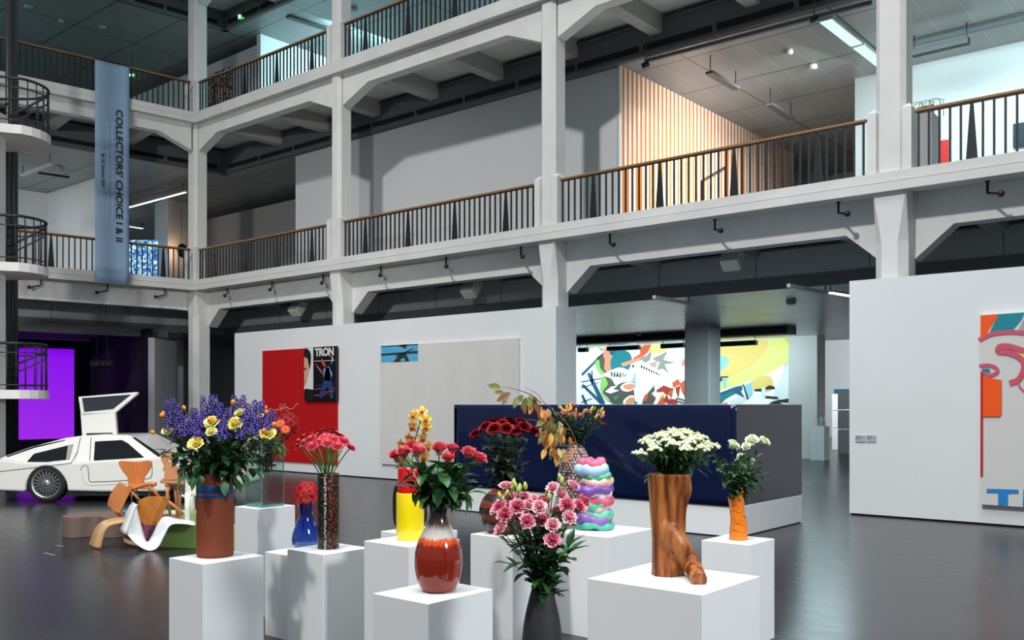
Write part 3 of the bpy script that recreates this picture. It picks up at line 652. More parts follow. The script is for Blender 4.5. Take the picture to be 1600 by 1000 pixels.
obj('poster_picture', bm, [M_pb, M_pb2, M_pr, M_sil], t, world=True, recalc=False)
l = onY(492, 556.5, Y-.004); r = onY(521.5, 555, Y-.004); bm = text_bm('TRON', .3, .001, 0, spacing=.92, offset=.012); xs = [v.co.x for v in bm.verts]; k = (r.x-l.x)/(max(xs)-min(xs))
xf(bm, axes((l.x, Y-.004, l.z), (1, 0, 0), UP) @ Matrix.Diagonal((k, k*1.0, 1, 1)) @ Matrix.Translation((-min(xs), 0, 0))); obj('title_lettering', bm, M_sil, t, world=True)
# right painting with lettering cut by the frame
M_lg = mat('canvas_light_grey', '#cfcecb', .8); M_or = mat('paint_orange', '#f2560c', .6); M_tl = mat('paint_teal', '#0b8490', .6); M_pk = mat('paint_rose', '#c9546a', .6); M_rd = mat('paint_red', '#c21616', .6); M_ye = mat('paint_yellow', '#d9d25a', .6); M_bl = mat('paint_blue', '#1f7fc4', .6); M_gy2 = mat('paint_grey', '#9aa0a4', .6)
Y = YW-.075; a = onY(1532, 492, Y); zb = onY(1531.5, 788, Y).z
t = thing('abstract_painting', 'large light painting with orange block, rose loops and blue lettering at the right edge', 'painting', (a.x, YW-.04, zb))
bm = B(); box(bm, a.x, a.x+2.6, Y, YW-.005, zb, a.z); obj('canvas', bm, M_lg, t, world=True)
bm = B()
pp(bm, [(1532, 493), (1562, 490.5), (1540, 524), (1532, 532)], Y, 1, 0); pp(bm, [(1560, 491), (1601, 488), (1596, 500), (1582, 516), (1545, 522)], Y, 2, 1); pp(bm, [(1601, 496), (1590, 518), (1601, 518)], Y, 3, 6)
def loop(pts, wd, mi, layer, closed=False):
    q = smooth_open([V((x, y, 0)) for x, y in pts], 6); L = []; Rr = []
    for i, p in enumerate(q):
        dd = (q[min(i+1, len(q)-1)]-q[max(i-1, 0)]).normalized(); nn = V((-dd.y, dd.x, 0))*wd/2; L.append(p+nn); Rr.append(p-nn)
    for i in range(len(q)-1): pp(bm, [(p.x, p.y) for p in (L[i], L[i+1], Rr[i+1], Rr[i])], Y, layer, mi)
loop([(1529, 532), (1550, 522), (1580, 519), (1604, 521)], 7, 2, 4)
loop([(1605, 550), (1590, 545), (1575, 541), (1562, 542), (1560, 549), (1575, 551), (1592, 558), (1600, 570), (1597, 584), (1590, 594), (1577, 599)], 9, 2, 5)
loop([(1603, 580), (1593, 592), (1592, 602), (1601, 613)], 3, 2, 6)
pp(bm, [(1588, 551), (1601, 553), (1601, 560)], Y, 4, 4)
loop([(1530, 572), (1545, 571), (1556, 575), (1558, 582), (1545, 587), (1533, 580)], 6, 2, 4); pp(bm, [(1534, 576), (1546, 576), (1548, 582), (1536, 580)], Y, 5, 1)
pp(bm, [(1534, 588), (1565, 594), (1565, 646), (1562, 651), (1536, 651)], Y, 7, 0); pp(bm, [(1532, 582), (1536, 582), (1535.5, 743), (1531.8, 745)], Y, 8, 3)
pp(bm, [(1542, 763.5), (1591, 765), (1592, 771), (1575, 771.5), (1575, 789.5), (1559.5, 789), (1559.5, 770.5), (1541, 770)], Y, 3, 5); pp(bm, [(1599, 765), (1604, 765), (1604, 791), (1598, 790.5)], Y, 3, 5)
obj('painted_shapes', bm, [M_or, M_tl, M_pk, M_rd, M_ye, M_bl, M_gy2], t, world=True, recalc=False)
# small wall labels
M_lab = mat('label_grey', '#a9adb0', .6); M_lin = mat('label_ink', '#6b6f73', .7)
for px, lab in ((1336.5, 'left of the pair of small grey wall labels'), (1353.5, 'right of the pair of small grey wall labels')):
    a = onY(px, 680, YW-.01); b = onY(px+15.5, 691, YW-.01); t = thing('wall_label', lab+' on the right white wall', 'label', (a.x, YW-.005, b.z), 'wall labels')
    bm = B(); box(bm, a.x, b.x, YW-.012, YW, b.z, a.z); obj('plate', bm, M_lab, t, world=True)
    bm = B()
    for k in range(3): box(bm, a.x+.012, a.x+.012+(.07, .085, .05)[k], YW-.0135, YW-.012, a.z-.02-.018*k, a.z-.014-.018*k)
    obj('lines_of_print', bm, M_lin, t, world=True)
# mural
P = ['#ffffff', '#12818c', '#1f5f80', '#5c5953', '#e0603e', '#f09a7a', '#8fce6a', '#e8e48a', '#c4d92c', '#e9cf7a', '#8fcdea', '#262a2c', '#b03a34', '#18b070', '#9a9792', '#dfe9ee', '#c6a7a0', '#a6cf3a']
MM = [mat('mural_%s' % c[1:], c, .7) for c in P]
YM = 27.70; bm = B(); a = onY(905, 640, YM); b = onY(1230, 640, YM); box(bm, a.x-.5, -12.0, YM, 27.718, .02, 3.6, 0)
def mu(pts, mi, layer=1, sm=0): pp(bm, pts, YM, layer, mi, sm)
mu([(1116, 540), (1125, 528), (1160, 515), (1259, 515), (1259, 548), (1245, 562), (1200, 585), (1150, 603), (1116, 612)], 7, 1, 0); mu([(1116, 545), (1160, 530), (1192, 527), (1200, 536), (1190, 556), (1160, 580), (1116, 592)], 9, 2, 5)
mu([(1180, 515), (1259, 515), (1259, 550), (1236, 568), (1252, 540), (1225, 524)], 8, 3); mu([(1115, 558), (1128, 556), (1138, 561), (1136, 571), (1125, 580), (1115, 584)], 10, 3, 5)
mu([(1174, 596), (1190, 588), (1204, 589), (1208, 602), (1200, 612), (1170, 607)], 9, 3, 5); mu([(1230, 570), (1259, 552), (1259, 640), (1200, 640), (1215, 600)], 15, 1)
mu([(1116, 617), (1150, 604), (1160, 602), (1160, 610), (1135, 622), (1116, 640)], 2, 4); mu([(1116, 622), (1150, 609), (1150, 614), (1122, 630), (1116, 632)], 1, 5)
mu([(1163, 602), (1174, 597), (1176, 615), (1168, 624)], 10, 5); mu([(1160, 600), (1162, 600), (1170, 624), (1167, 624)], 11, 6); mu([(1128, 590), (1136, 590), (1134, 606), (1130, 606)], 10, 6); mu([(1118, 600), (1127, 588), (1139, 588), (1134, 592)], 11, 5)
mu([(1180, 608), (1192, 607), (1190, 612), (1178, 611)], 11, 5); mu([(1195, 606), (1202, 602), (1210, 604), (1211, 608), (1195, 609)], 11, 5); mu([(1190, 618), (1215, 620), (1216, 624), (1190, 622)], 11, 5); mu([(1190, 606), (1196, 606), (1196, 622), (1190, 622)], 15, 6)
mu([(1212, 626), (1235, 622), (1247, 610), (1260, 607), (1260, 612), (1249, 615), (1238, 628), (1200, 630)], 11, 6); mu([(1240, 620), (1250, 612), (1260, 611), (1260, 624), (1244, 622)], 4, 7); mu([(1216, 624), (1260, 626), (1260, 630), (1216, 628)], 11, 7); mu([(1190, 634), (1215, 628), (1225, 632), (1200, 642)], 11, 5)
mu([(1246, 664), (1260, 659), (1260, 663), (1248, 668)], 11, 6); mu([(1248, 706), (1260, 712), (1260, 720), (1244, 720)], 1, 4)
mu([(1116, 604), (1124, 602), (1124, 612), (1116, 614)], 11, 6); mu([(1138, 628), (1160, 616), (1168, 622), (1150, 636)], 15, 6); mu([(1118, 632), (1136, 628), (1140, 640), (1118, 642)], 5, 6); mu([(1140, 606), (1158, 612), (1164, 622), (1148, 614)], 2, 7)
# left half of the mural
mu([(905, 545), (935, 535), (944, 549), (925, 566), (908, 585)], 0, 2); mu([(918, 540), (936, 537), (944, 547), (940, 549), (934, 541), (920, 545)], 6, 3)
mu([(908, 584), (941, 552), (944, 553), (910, 588)], 2, 4); mu([(941, 554), (944, 560), (943, 574), (949, 585), (960, 590), (962, 575), (955, 560), (957, 548), (948, 542)], 5, 3, 4)
mu([(932, 560), (940, 555), (945, 562), (944, 576), (950, 584), (940, 582), (933, 572)], 3, 4, 3); mu([(930, 566), (936, 562), (938, 575), (948, 586), (940, 586), (932, 576)], 6, 5, 3)
mu([(952, 543), (962, 536), (972, 537), (978, 545), (968, 557), (955, 555)], 2, 5, 4); mu([(955, 560), (962, 549), (974, 547), (984, 552), (987, 563), (983, 576), (975, 583), (960, 583), (954, 573)], 1, 6, 5)
mu([(988, 560), (1000, 553), (1000, 543), (1008, 536), (1018, 536), (1012, 551), (996, 564)], 4, 5); mu([(970, 568), (1005, 556), (1012, 559), (974, 573)], 5, 7)
mu([(1014, 541), (1025, 533), (1040, 534), (1044, 545), (1030, 552), (1015, 552)], 7, 4, 4); mu([(998, 559), (1010, 556), (1017, 549), (1016, 562), (1008, 567)], 14, 8); mu([(1020, 560), (1043, 549), (1036, 562), (1055, 567), (1038, 569), (1045, 584), (1036, 576), (1026, 578), (1031, 566), (1022, 563)], 14, 8)
mu([(1013, 568), (1027, 564), (1024, 575), (1017, 572)], 16, 9)
for k in range(8): mu([(1001.5+3.9*k, 570.3+1.9*k), (1003.5+3.9*k, 571+1.9*k), (1003.2+3.9*k, 575.5+1.6*k), (1001.2+3.9*k, 574.5+1.6*k)], 11, 8)
mu([(988, 570), (990.5, 569.5), (990.5, 574), (988, 574.5)], 11, 8)
for k in range(6): mu([(954+5*k, 581+abs(k-2.5)*.2), (956.5+4.6*k, 581), (957+4*k, 588+(k % 2)), (955.5+4*k, 589+(k % 2))], 11, 9)
mu([(941, 586), (950, 581), (968, 574), (984, 580), (990, 590), (970, 594), (952, 590)], 0, 8, 3)
for k in range(7): mu([(957+3.9*k, 583+1.1*abs(k-3)), (959+3.9*k, 583+1.1*abs(k-3)), (961+3*k, 590-abs(k-3)), (960+3*k, 591-abs(k-3))], 3, 9)
mu([(940, 590), (950, 586), (958, 594), (957, 606), (944, 614), (950, 624), (962, 630), (958, 632), (944, 622), (938, 608)], 6, 5, 3)
mu([(944, 586), (956, 594), (962, 602), (972, 598), (990, 596), (990, 608), (991, 622), (985, 632), (960, 632), (950, 622), (942, 612), (950, 600)], 3, 6, 3)
mu([(945, 612), (955, 604), (966, 602), (958, 608), (968, 610), (954, 615)], 0, 8); mu([(958, 622), (968, 617), (962, 625)], 13, 8)
mu([(970, 603), (980, 597), (990, 598), (990, 608), (980, 612), (971, 609)], 0, 7, 3); mu([(973, 604), (981, 600), (990, 600), (990, 607), (980, 609)], 5, 8, 3); mu([(974, 626), (984, 618), (992, 620), (990, 632), (976, 634)], 0, 7, 3); mu([(978, 627), (984, 621), (992, 622), (989, 631), (978, 632)], 5, 8, 3); mu([(990, 624), (997, 630), (990, 632)], 13, 7)
for q in ([(908, 602), (912, 600), (952, 638), (944, 638)], [(917, 584), (922, 582), (946, 630), (938, 630)], [(908, 618), (911, 616), (922, 640), (917, 640)], [(908, 596), (942, 590), (942, 591.5), (908, 598)], [(908, 605), (936, 597), (936, 598.2), (908, 607)], [(924, 580), (926, 578), (926, 600), (924, 600)], [(908, 628), (925, 622), (925, 623.4), (908, 630)]): mu(q, 2, 4)
mu([(1003, 632), (1006, 622), (1012, 614), (1022, 602), (1023, 610), (1018, 615), (1025, 622), (1020, 632)], 3, 5); mu([(1003, 628), (1008, 616), (1013, 616), (1010, 626)], 4, 6)
mu([(1025, 610), (1037, 602), (1047, 606), (1053, 607), (1048, 616), (1041, 617), (1036, 612), (1027, 613)], 12, 5); mu([(1050, 598), (1060, 592), (1063, 600), (1052, 606)], 4, 6); mu([(1055, 606), (1063, 602), (1060, 622), (1057, 614)], 12, 6); mu([(1043, 614), (1052, 608), (1049, 623)], 4, 6); mu([(1026, 632), (1036, 618), (1040, 634)], 4, 7); mu([(1036, 626), (1042, 616), (1048, 634)], 12, 8); mu([(1062, 599), (1070, 594), (1070, 620), (1065, 612)], 4, 6); mu([(1045, 623), (1058, 624), (1058, 634), (1046, 634)], 12, 7)
for k in range(9): mu([(1056+1.9*k, 622+(k*5 % 9)), (1060+1.9*k, 621+(k*5 % 9)), (1060+1.9*k, 623+(k*5 % 9)), (1057+1.9*k, 624.5+(k*5 % 9))], 3, 9)
mu([(1030, 618), (1040, 612), (1036, 628), (1028, 630)], 7, 4); mu([(984, 586), (993, 583), (993, 606), (990, 606), (990, 596)], 10, 5); mu([(1065, 565), (1070, 560), (1070, 572), (1064, 572)], 5, 4)
for v in bm.verts: v.co.z = min(v.co.z, 3.72); v.co.x = min(v.co.x, -11.79)
o = obj('mural_painting', bm, MM, loc=(a.x, YM, 0), recalc=False); tag(o, 'wide colourful abstract mural on the bright back wall behind the dark blue box', 'mural')
# ================================================================ THINGS BEHIND THE RAILING AND IN THE FAR HALL
def prop_box(name, lab, cat, pts, z0, z1, m, group=None, bevel=0):
    bm = B(); hexa(bm, [(p[0], p[1], z0) for p in pts]+[(p[0], p[1], z1) for p in pts]); o = obj(name, bm, m, loc=(pts[0][0], pts[0][1], z0), bevel=bevel); return tag(o, lab, cat, group)
M_ped = mat('pedestal_grey', '#a8a8aa', .7); M_ped2 = mat('pedestal_dark', '#8c8c8e', .7)
a = onY(1424, 200, 16.9); b = onY(1456, 200, 16.9); zt = onY(1440, 177, 16.9).z
prop_box('pedestal', 'grey pedestal standing behind the railing right of the fourth column', 'pedestal', [(a.x, 16.9), (b.x, 16.9), (b.x, 17.35), (a.x, 17.35)], 4.95, zt, M_ped)
t = thing('wire_sculpture', 'small wire and glass object on the grey pedestal behind the railing', 'sculpture', ((a.x+b.x)/2, 17.1, zt))
bm = B()
for x in (-.14, .0, .16):
    tube(bm, [(x-.09, 0, 0), (x-.09, 0, .24), (x-.05, 0, .27), (x+.05, 0, .27), (x+.09, 0, .24), (x+.09, 0, 0)], .008, 5); tube(bm, [(x-.09, .2, 0), (x-.09, .2, .3), (x+.09, .2, .3), (x+.09, .2, 0)], .008, 5)
obj('wires', bm, M_wmet, t); bm = B(); box(bm, -.16, .12, .08, .1, 0, .2); obj('plate', bm, mat('rust_plate', '#9a6a5a', .6), t)
a = onY(1466, 220, 19.9); b = onY(1480, 220, 19.9); z0 = 4.97; z1 = onY(1470, 219, 19.9).z
o = prop_box('red_board', 'bright red upright panel behind the railing at the white wall', 'painting', [(a.x, 19.93), (b.x, 19.93), (b.x, 20.0), (a.x, 20.0)], z0, z1, mat('panel_red', '#d8190f', .5))
a = onY(1582, 193, 19.9); b = a.x+1.2; z1 = a.z; z0 = onY(1582, 230, 19.9).z
o = prop_box('navy_picture', 'dark blue picture on the white wall at the right edge', 'painting', [(a.x, 19.94), (b, 19.94), (b, 20.0), (a.x, 20.0)], z0, z1, mat('panel_navy', '#0a2438', .5))
t = thing('metal_stand', 'black angular metal frame standing before the striped wall', 'stand', onY(1097, 283, 18.0)*1.0); p = t.location; t.location = (p.x, p.y, 4.95); zt = onY(1097, 283, 18).z-4.95
b = onY(1134, 296, 17.2); dv = V((b.x-p.x, b.y-p.y, 0)); bm = B(); bar(bm, (0, 0, 0), (0, 0, zt), .05, .05); bar(bm, (0, 0, zt), dv+UP*(zt-.02), .05, .05); bar(bm, dv, dv+UP*zt, .04, .04); obj('frame', bm, M_blk, t)
a = atD(326, 400, 28.3); 
m = mat('woven_picture', '#8a6a60', .8); nt = m.node_tree; tc, s = objxyz(nt); f = noise(nt, tc.outputs['Object'], 9, 4); r = ramp(nt, f, [(.35, '#3a2a2c'), (.45, '#b03f38'), (.52, '#d8cdb8'), (.6, '#556b3a'), (.66, '#2c2a2a'), (.72, '#c8b89a')], True); nt.links.new(r.outputs[0], nt.nodes['Principled BSDF'].inputs['Base Color'])
a = onY(327, 170, 16.85); b = onY(362, 170, 16.85); z1 = onY(345, 110, 16.85).z
prop_box('woven_picture', 'multicoloured woven hanging on the upper gallery wall right of the corner column', 'hanging', [(a.x, 16.84), (b.x, 16.84), (b.x, 16.9), (a.x, 16.9)], 9.6, z1, m)
# far hall: pedestal with glasses, table with chairs, stacked cabinets, blue picture
M_tealw = mat('pale_pedestal', '#cfd8d8', .7)
a = onZ(1266, 716.5, 0); a.y = min(a.y, 26.9); a.x = onY(1266, 700, a.y).x; prop_box('pedestal', 'pale pedestal with small glass objects beside the mural wall end', 'pedestal', [(a.x, a.y), (a.x+.42, a.y), (a.x+.42, a.y+.42), (a.x, a.y+.42)], 0, 1.0, M_tealw)
t = thing('glass_group', 'small wire glass object on the pale pedestal by the mural', 'sculpture', (a.x+.2, a.y+.2, 1.0)); bm = B()
for x in (-.13, 0, .12): tube(bm, [(x-.05, 0, 0), (x-.05, 0, .25), (x+.05, 0, .25), (x+.05, 0, 0)], .01, 5); tube(bm, [(x-.05, .1, 0), (x, .1, .32), (x+.05, .1, 0)], .01, 5)
obj('wires', bm, M_wmet, t)
T0 = onZ(1298, 680, 0)
t = thing('work_table', 'pale table with thick legs in the far hall', 'table', (T0.x, T0.y, 0)); bm = B(); box(bm, -.75, 1.0, -.45, .45, .7, .78); obj('top', bm, M_grey, t)
for x in (-.6, .55): bm = B(); box(bm, x-.08, x+.08, -.3, .3, 0, .7); obj('leg', bm, M_grey, t)
for dx, lab in ((-1.15, 'left of the far pale table'), (.2, 'in front of the far pale table')):
    t = thing('side_chair', 'small dark chair '+lab, 'chair', (T0.x+dx, T0.y-.75 if dx > 0 else T0.y, 0), 'chairs at the far table'); bm = B(); box(bm, -.2, .2, -.2, .2, .43, .47); obj('seat', bm, M_dark, t); bm = B(); box(bm, -.2, .2, .18, .21, .6, .85); obj('backrest', bm, M_dark, t)
    for x in (-.18, .18):
        for y in (-.18, .18): bm = B(); box(bm, x-.012, x+.012, y-.012, y+.012, 0, .85 if y > 0 else .43); obj('leg', bm, M_dark, t)
M_cab = mat('cabinet_pale', '#b3b5b4', .6)
C0 = onZ(1300, 702, 0)
for k, (z0, z1, x0, lab) in enumerate(((.16, .78, 0, 'bottom of the left stack'), (.8, 1.42, 0, 'middle of the left stack'), (1.44, 2.04, 0, 'top of the left stack'))):
    prop_box('display_cabinet', 'pale grey display cabinet in the far hall, '+lab, 'cabinet', [(C0.x+x0, C0.y), (C0.x+x0+.5, C0.y), (C0.x+x0+.5, C0.y+.5), (C0.x+x0, C0.y+.5)], z0 if k else 0, z1, M_cab, 'display cabinets in the far hall')
for k, (z0, z1, lab) in enumerate(((.16, .8, 'bottom of the right stack'), (.82, 1.46, 'middle of the right stack'), (1.48, 2.1, 'top of the right stack'))):
    q = onZ(1309, 708, 0); prop_box('display_cabinet', 'pale grey display cabinet in the far hall, '+lab, 'cabinet', [(q.x, q.y), (q.x+1.2, q.y), (q.x+1.2, q.y+.5), (q.x, q.y+.5)], z0 if k else 0, z1, M_cab, 'display cabinets in the far hall')
a = onY(1303, 608, 46.9); prop_box('blue_picture', 'teal blue picture on the far back wall behind the cabinets', 'painting', [(a.x, 46.94), (a.x+3, 46.94), (a.x+3, 47.0), (a.x, 47.0)], .9, a.z, mat('far_teal', '#1d7fa3', .6))

M_tape = mat('tape_white', '#8f8f8c', .6)
for (x0, y0), (x1, y1), lab in (((69, 864), (86, 867.5), 'nearer scrap of white tape on the dark floor at the left'), ((88, 852), (99, 854), 'farther scrap of white tape on the dark floor at the left')):
    a, b = onZ(x0, y0, .001), onZ(x1, y1, .001); bm = B(); bar(bm, a+UP*.0005, b+UP*.0005, .02, .002); o = obj('tape_scrap', bm, M_tape, loc=(a+b)/2); tag(o, lab, 'tape')
# ================================================================ BLUE BOX AND PLINTHS
M_pl = mat('plinth_white', '#dfe0e0', .75, var=.02, vscale=1.3)
M_bluebox = mat('gloss_navy', '#020f33', .08, spec=.6); M_bluebox2 = mat('navy_with_reflection', '#31333f', .35); M_boxb = mat('box_base_white', '#d9dadb', .75)  # body navy is greyed, painting in the reflection of the grey wall
f0 = onZ(711, 797, 0); f1 = onZ(1155, 841.5, 0); yb = (f0.y+f1.y)/2; r1 = onZ(1250, 816, 0)
x0, x1, y1 = f0.x, (f1.x+r1.x)/2, r1.y
t = thing('blue_box', 'long glossy dark blue box on a white base in front of the mural opening', 'display block', ((x0+x1)/2, (yb+y1)/2, 0))
bm = B(); box(bm, x0, x1, yb, y1, 0.012, .385); obj('base', bm, M_boxb, t, world=True, bevel=.004)
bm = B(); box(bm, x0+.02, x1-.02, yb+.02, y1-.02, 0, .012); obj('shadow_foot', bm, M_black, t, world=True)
bm = B(); box(bm, x0+.004, x1-.004, yb+.004, y1, .385, 1.645); obj('body', bm, M_bluebox2, t, world=True, bevel=.003)
# the glossy pane bulges a little, so that it mirrors the hall in swirls
bm = B(); nx, nz = 48, 16; g = []
for j in range(nz+1):
    g.append([bm.verts.new((x0+(x1-x0)*i/nx, yb-.018-.008*sin(i*.55+j*.5)*sin(j*pi/nz)*sin(i*pi/nx), .387+(1.646-.387)*j/nz)) for i in range(nx+1)])
for j in range(nz):
    for i in range(nx): bm.faces.new([g[j][i], g[j][i+1], g[j+1][i+1], g[j+1][i]]).smooth = True
o = obj('gloss_front', bm, M_bluebox, t, world=True); md = o.modifiers.new('thick', 'SOLIDIFY'); md.thickness = .014; md.offset = -1
bm = B(); box(bm, x0-.005, x1+.003, yb-.006, y1+.003, 1.646, 1.652); obj('top_edge', bm, mat('edge_pale', '#b9c3cf', .4), t, world=True)
PLN = {}
def plinth(key, lab, F=None, L=None, R=None, D=6.0, px=None):
    p = atD(F[0], F[1], D); z = p.z
    l = onZ(L[0], L[1], z) if L[1] else None; r = onZ(R[0], R[1], z) if R[1] else None
    # the left and right corners lie on the lines y = p.y and x = p.x
    rl = ray(L[0], 700); k = p.y/rl.y; xl = rl.x*k; rr = ray(R[0], 700); k = p.x/rr.x; yr = rr.y*k
    bm = B(); box(bm, xl, p.x, p.y, yr, 0, z); c = ((xl+p.x)/2, (p.y+yr)/2, 0)
    o = obj('plinth', bm, M_pl, loc=c, bevel=.0015, seg=1); tag(o, lab, 'plinth', 'white plinths with vases'); PLN[key] = (xl, p.x, p.y, yr, z); return z
plinth('A', 'white plinth under the rust brown cylinder vase', (317, 882), (264, 0), (412, 0), 5.6)
plinth('B', 'white plinth under the black speckled cylinder vase', (505, 867), (449, 0), (577, 0), 6.0)
plinth('G', 'white plinth under the square glass vase', (401.5, 795.5), (367, 0), (461, 0), 7.14)
plinth('Y', 'white plinth under the red and yellow vase', (639, 855), (569, 0), (718, 0), 5.5)
plinth('R', 'white plinth under the red glazed vase with the white drip', (669, 944), (583, 0), (770, 0), 4.5)
plinth('W', 'white plinth under the round striped wooden vase', (801, 842), (735, 0), (862, 0), 6.2)
plinth('BL', 'white plinth under the pastel lump vase and the woven egg vase', (949, 840), (867, 0), (1020, 0), 6.45)
plinth('E', 'widest white plinth, under the wooden log vase', (1097, 930), (918, 0), (1187, 0), 4.7)
plinth('O', 'white plinth under the orange clay vase at the right', (1171, 852), (1096, 0), (1210, 0), 6.26)
p = onZ(414, 992, 0); zc = EYE-(862-HY)/(992-HY)*EYE
bm = B(); box(bm, p.x, p.x+.40, p.y, p.y+.40, 0, zc); o = obj('plinth', bm, M_pl, loc=(p.x+.2, p.y+.2, 0), bevel=.0015, seg=1); tag(o, 'low white plinth under the blue glass vase', 'plinth', 'white plinths with vases'); PLN['C'] = (p.x, p.x+.4, p.y, p.y+.4, zc)
p = atD(595, 830, 7.2)
bm = B(); box(bm, p.x, p.x+.42, p.y, p.y+.42, 0, p.z); o = obj('plinth', bm, M_pl, loc=(p.x+.21, p.y+.21, 0), bevel=.0015, seg=1); tag(o, 'white plinth mostly hidden behind the red and yellow vase', 'plinth', 'white plinths with vases'); PLN['K'] = (p.x, p.x+.42, p.y, p.y+.42, p.z)
p = atD(847, 921, 4.15); ZN = .36
bm = B(); box(bm, p.x-.17, p.x+.17, p.y-.17, p.y+.17, 0, ZN); o = obj('plinth', bm, M_pl, loc=(p.x, p.y, 0), bevel=.0015, seg=1); tag(o, 'low white plinth under the dark grey vase at the bottom', 'plinth', 'white plinths with vases')
PN = p
def base(px, py, key, r):
    # centre of a round foot of radius r whose nearest point shows at px, py on that plinth
    q = onZ(px, py, PLN[key][4]); f = V((q.x, q.y, 0)).normalized(); c = q+f*r; return c
def dep(p): return (V(p)-EP).dot(FW)
# ================================================================ VASES
VA = {}
def vase(key, name, lab, c): 
    t = thing(name, lab, 'vase', c); VA[key] = c; return t
# rust brown cylinder with blue bands
M_rust = mat('rust_glaze', '#7f3a20', .75, var=.16, vscale=90, bump=.25, bscale=260); M_bband = mat('band_blue', '#0f4a86', .35); M_rin = mat('rust_inside', '#3c1b10', .8)
c = base(336, 873, 'A', .112); s = FPX/dep(c); H = (872-742)/s
zz = lambda py: (872-py)/s*1.0
t = vase('rust', 'cylinder_vase', 'rust brown cylinder vase with two blue bands on the front left plinth', c); r = .1145
pr = [(r*.94, 0), (r*.985, .006), (r, .03), (r, zz(780)), (r, zz(779.5)), (r, zz(774)), (r, zz(773.5)), (r, zz(761.5)), (r, H-.01), (r*.99, H), (r*.93, H), (r*.92, H-.02), (r*.92, .03)]
bm = B(); lathe(bm, pr, 48, [0]*9+[0, 2, 2, 2], cap1=True)
lz = obj('body', bm, [M_rust, M_bband, M_rin], t)
for a, b in ((769.5, 779.5), (761.2-0, 771)): pass
for z0, z1 in ((zz(779.5), zz(774)), (zz(771.5), zz(760.8))):
    bm = B(); lathe(bm, [(r*.9995, z0), (r*1.004, z0+.001), (r*1.004, z1-.001), (r*.9995, z1)], 48, cap0=False); obj('blue_band', bm, M_bband, t)
MOUTH = {'rust': (c+UP*H, r*.85, H)}
# square glass vase
def glass(name, col, rough=.0): return mat(name, col, rough, trans=1.0, ior=1.45)
M_glass = glass('clear_glass', '#e6f6f3'); M_gedge = mat('glass_edge', '#6fb3a8', .08, trans=.45); M_wat = glass('water', '#eaf6f2')
pz = PLN['G']; c = V(((pz[0]+pz[1])/2+.01, (pz[2]+pz[3])/2-.01, pz[4])); s = FPX/dep(c); H = (790-686)/s
t = vase('glass', 'square_glass_vase', 'tall square clear glass vase on the plinth behind the rust brown vase', c); h = .105
bm = B(); box(bm, -h, h, -h, h, 0, .022); obj('foot', bm, M_gedge, t)
for k in range(4):
    bm = B(); box(bm, -h+.006, h-.006, -h, -h+.007, .022, H); xf(bm, Matrix.Rotation(k*pi/2, 4, 'Z')); obj('pane', bm, M_glass, t)
    bm = B(); box(bm, h-.0058, h, -h, -h+.0058, .022, H); xf(bm, Matrix.Rotation(k*pi/2, 4, 'Z')); obj('edge', bm, M_gedge, t)
MOUTH['glass'] = (c+UP*H, h*.8, H)
# blue glass bottle
M_bg = mat('cobalt_glass', '#1a3fae', .05, trans=.55, ior=1.4, coat=.6, spec=.8); nt = M_bg.node_tree; tc, sx = objxyz(nt)
rz = ramp(nt, math_node(nt, 'DIVIDE', sx.outputs['Z'], .36), [(0, '#8fa6dc'), (.1, '#2a55b4'), (.4, '#143aa6'), (.75, '#120a78'), (1, '#1a0a66')]); nt.links.new(rz.outputs[0], nt.nodes['Principled BSDF'].inputs['Base Color'])
c = base(477, 862, 'C', .085); c = V((PLN['C'][0]+.225, PLN['C'][2]+.2, PLN['C'][4])); s = FPX/dep(c); c = onZ(478, 856, PLN['C'][4]); s = FPX/dep(c); H = (855-780)/s
t = vase('blue', 'blue_glass_vase', 'bulbous cobalt blue glass vase behind the black speckled cylinder', c)
q = H
pr = [(.05, 0), (.085, .01*q/.33), (.101, .09*q), (.104, .2*q), (.095, .33*q), (.07, .52*q), (.052, .64*q), (.049, .74*q), (.054, .88*q), (.058, .97*q), (.056, q), (.05, .985*q), (.042, .75*q), (.06, .5*q), (.09, .25*q), (.07, .06*q)]
bm = B(); lathe(bm, pr, 36, cap1=True, fn=lambda p, a: (p.x*(1+.012*sin(7*a)), p.y*(1+.012*sin(7*a)), p.z)); obj('body', bm, M_bg, t)
MOUTH['blue'] = (c+UP*H, .035, H)
# black speckled cylinder
M_spk2 = mat('black_speckled', '#121010', .35); nt = M_spk2.node_tree; tc, sx = objxyz(nt)
ang = math_node(nt, 'ARCTAN2', sx.outputs['Y'], sx.outputs['X'])
cb = nt.nodes.new('ShaderNodeCombineXYZ'); nt.links.new(math_node(nt, 'MULTIPLY', ang, 1.0), cb.inputs[0]); nt.links.new(math_node(nt, 'MULTIPLY', sx.outputs['Z'], 6.5), cb.inputs[2])
v1 = noise(nt, cb.outputs[0], 6.5, 2); v2 = noise(nt, cb.outputs[0], 2.2, 1)
def near(a0, wd):
    d = math_node(nt, 'ABSOLUTE', math_node(nt, 'SINE', math_node(nt, 'MULTIPLY', math_node(nt, 'SUBTRACT', ang, a0), .5))); return math_node(nt, 'LESS_THAN', d, wd)
A0 = math.atan2(-FW.y, -FW.x)
th = lambda g, lo, hi: math_node(nt, 'GREATER_THAN', v1, math_node(nt, 'MULTIPLY_ADD', g, lo-hi, hi))
cur = None; prev = None
def over(base_sock, fac, colr):
    mx = nt.nodes.new('ShaderNodeMix'); mx.data_type = 'RGBA'; nt.links.new(fac, mx.inputs['Factor'])
    if base_sock is None: mx.inputs['A'].default_value = lin('#131111')
    else: nt.links.new(base_sock, mx.inputs['A'])
    mx.inputs['B'].default_value = lin(colr); return mx.outputs['Result']
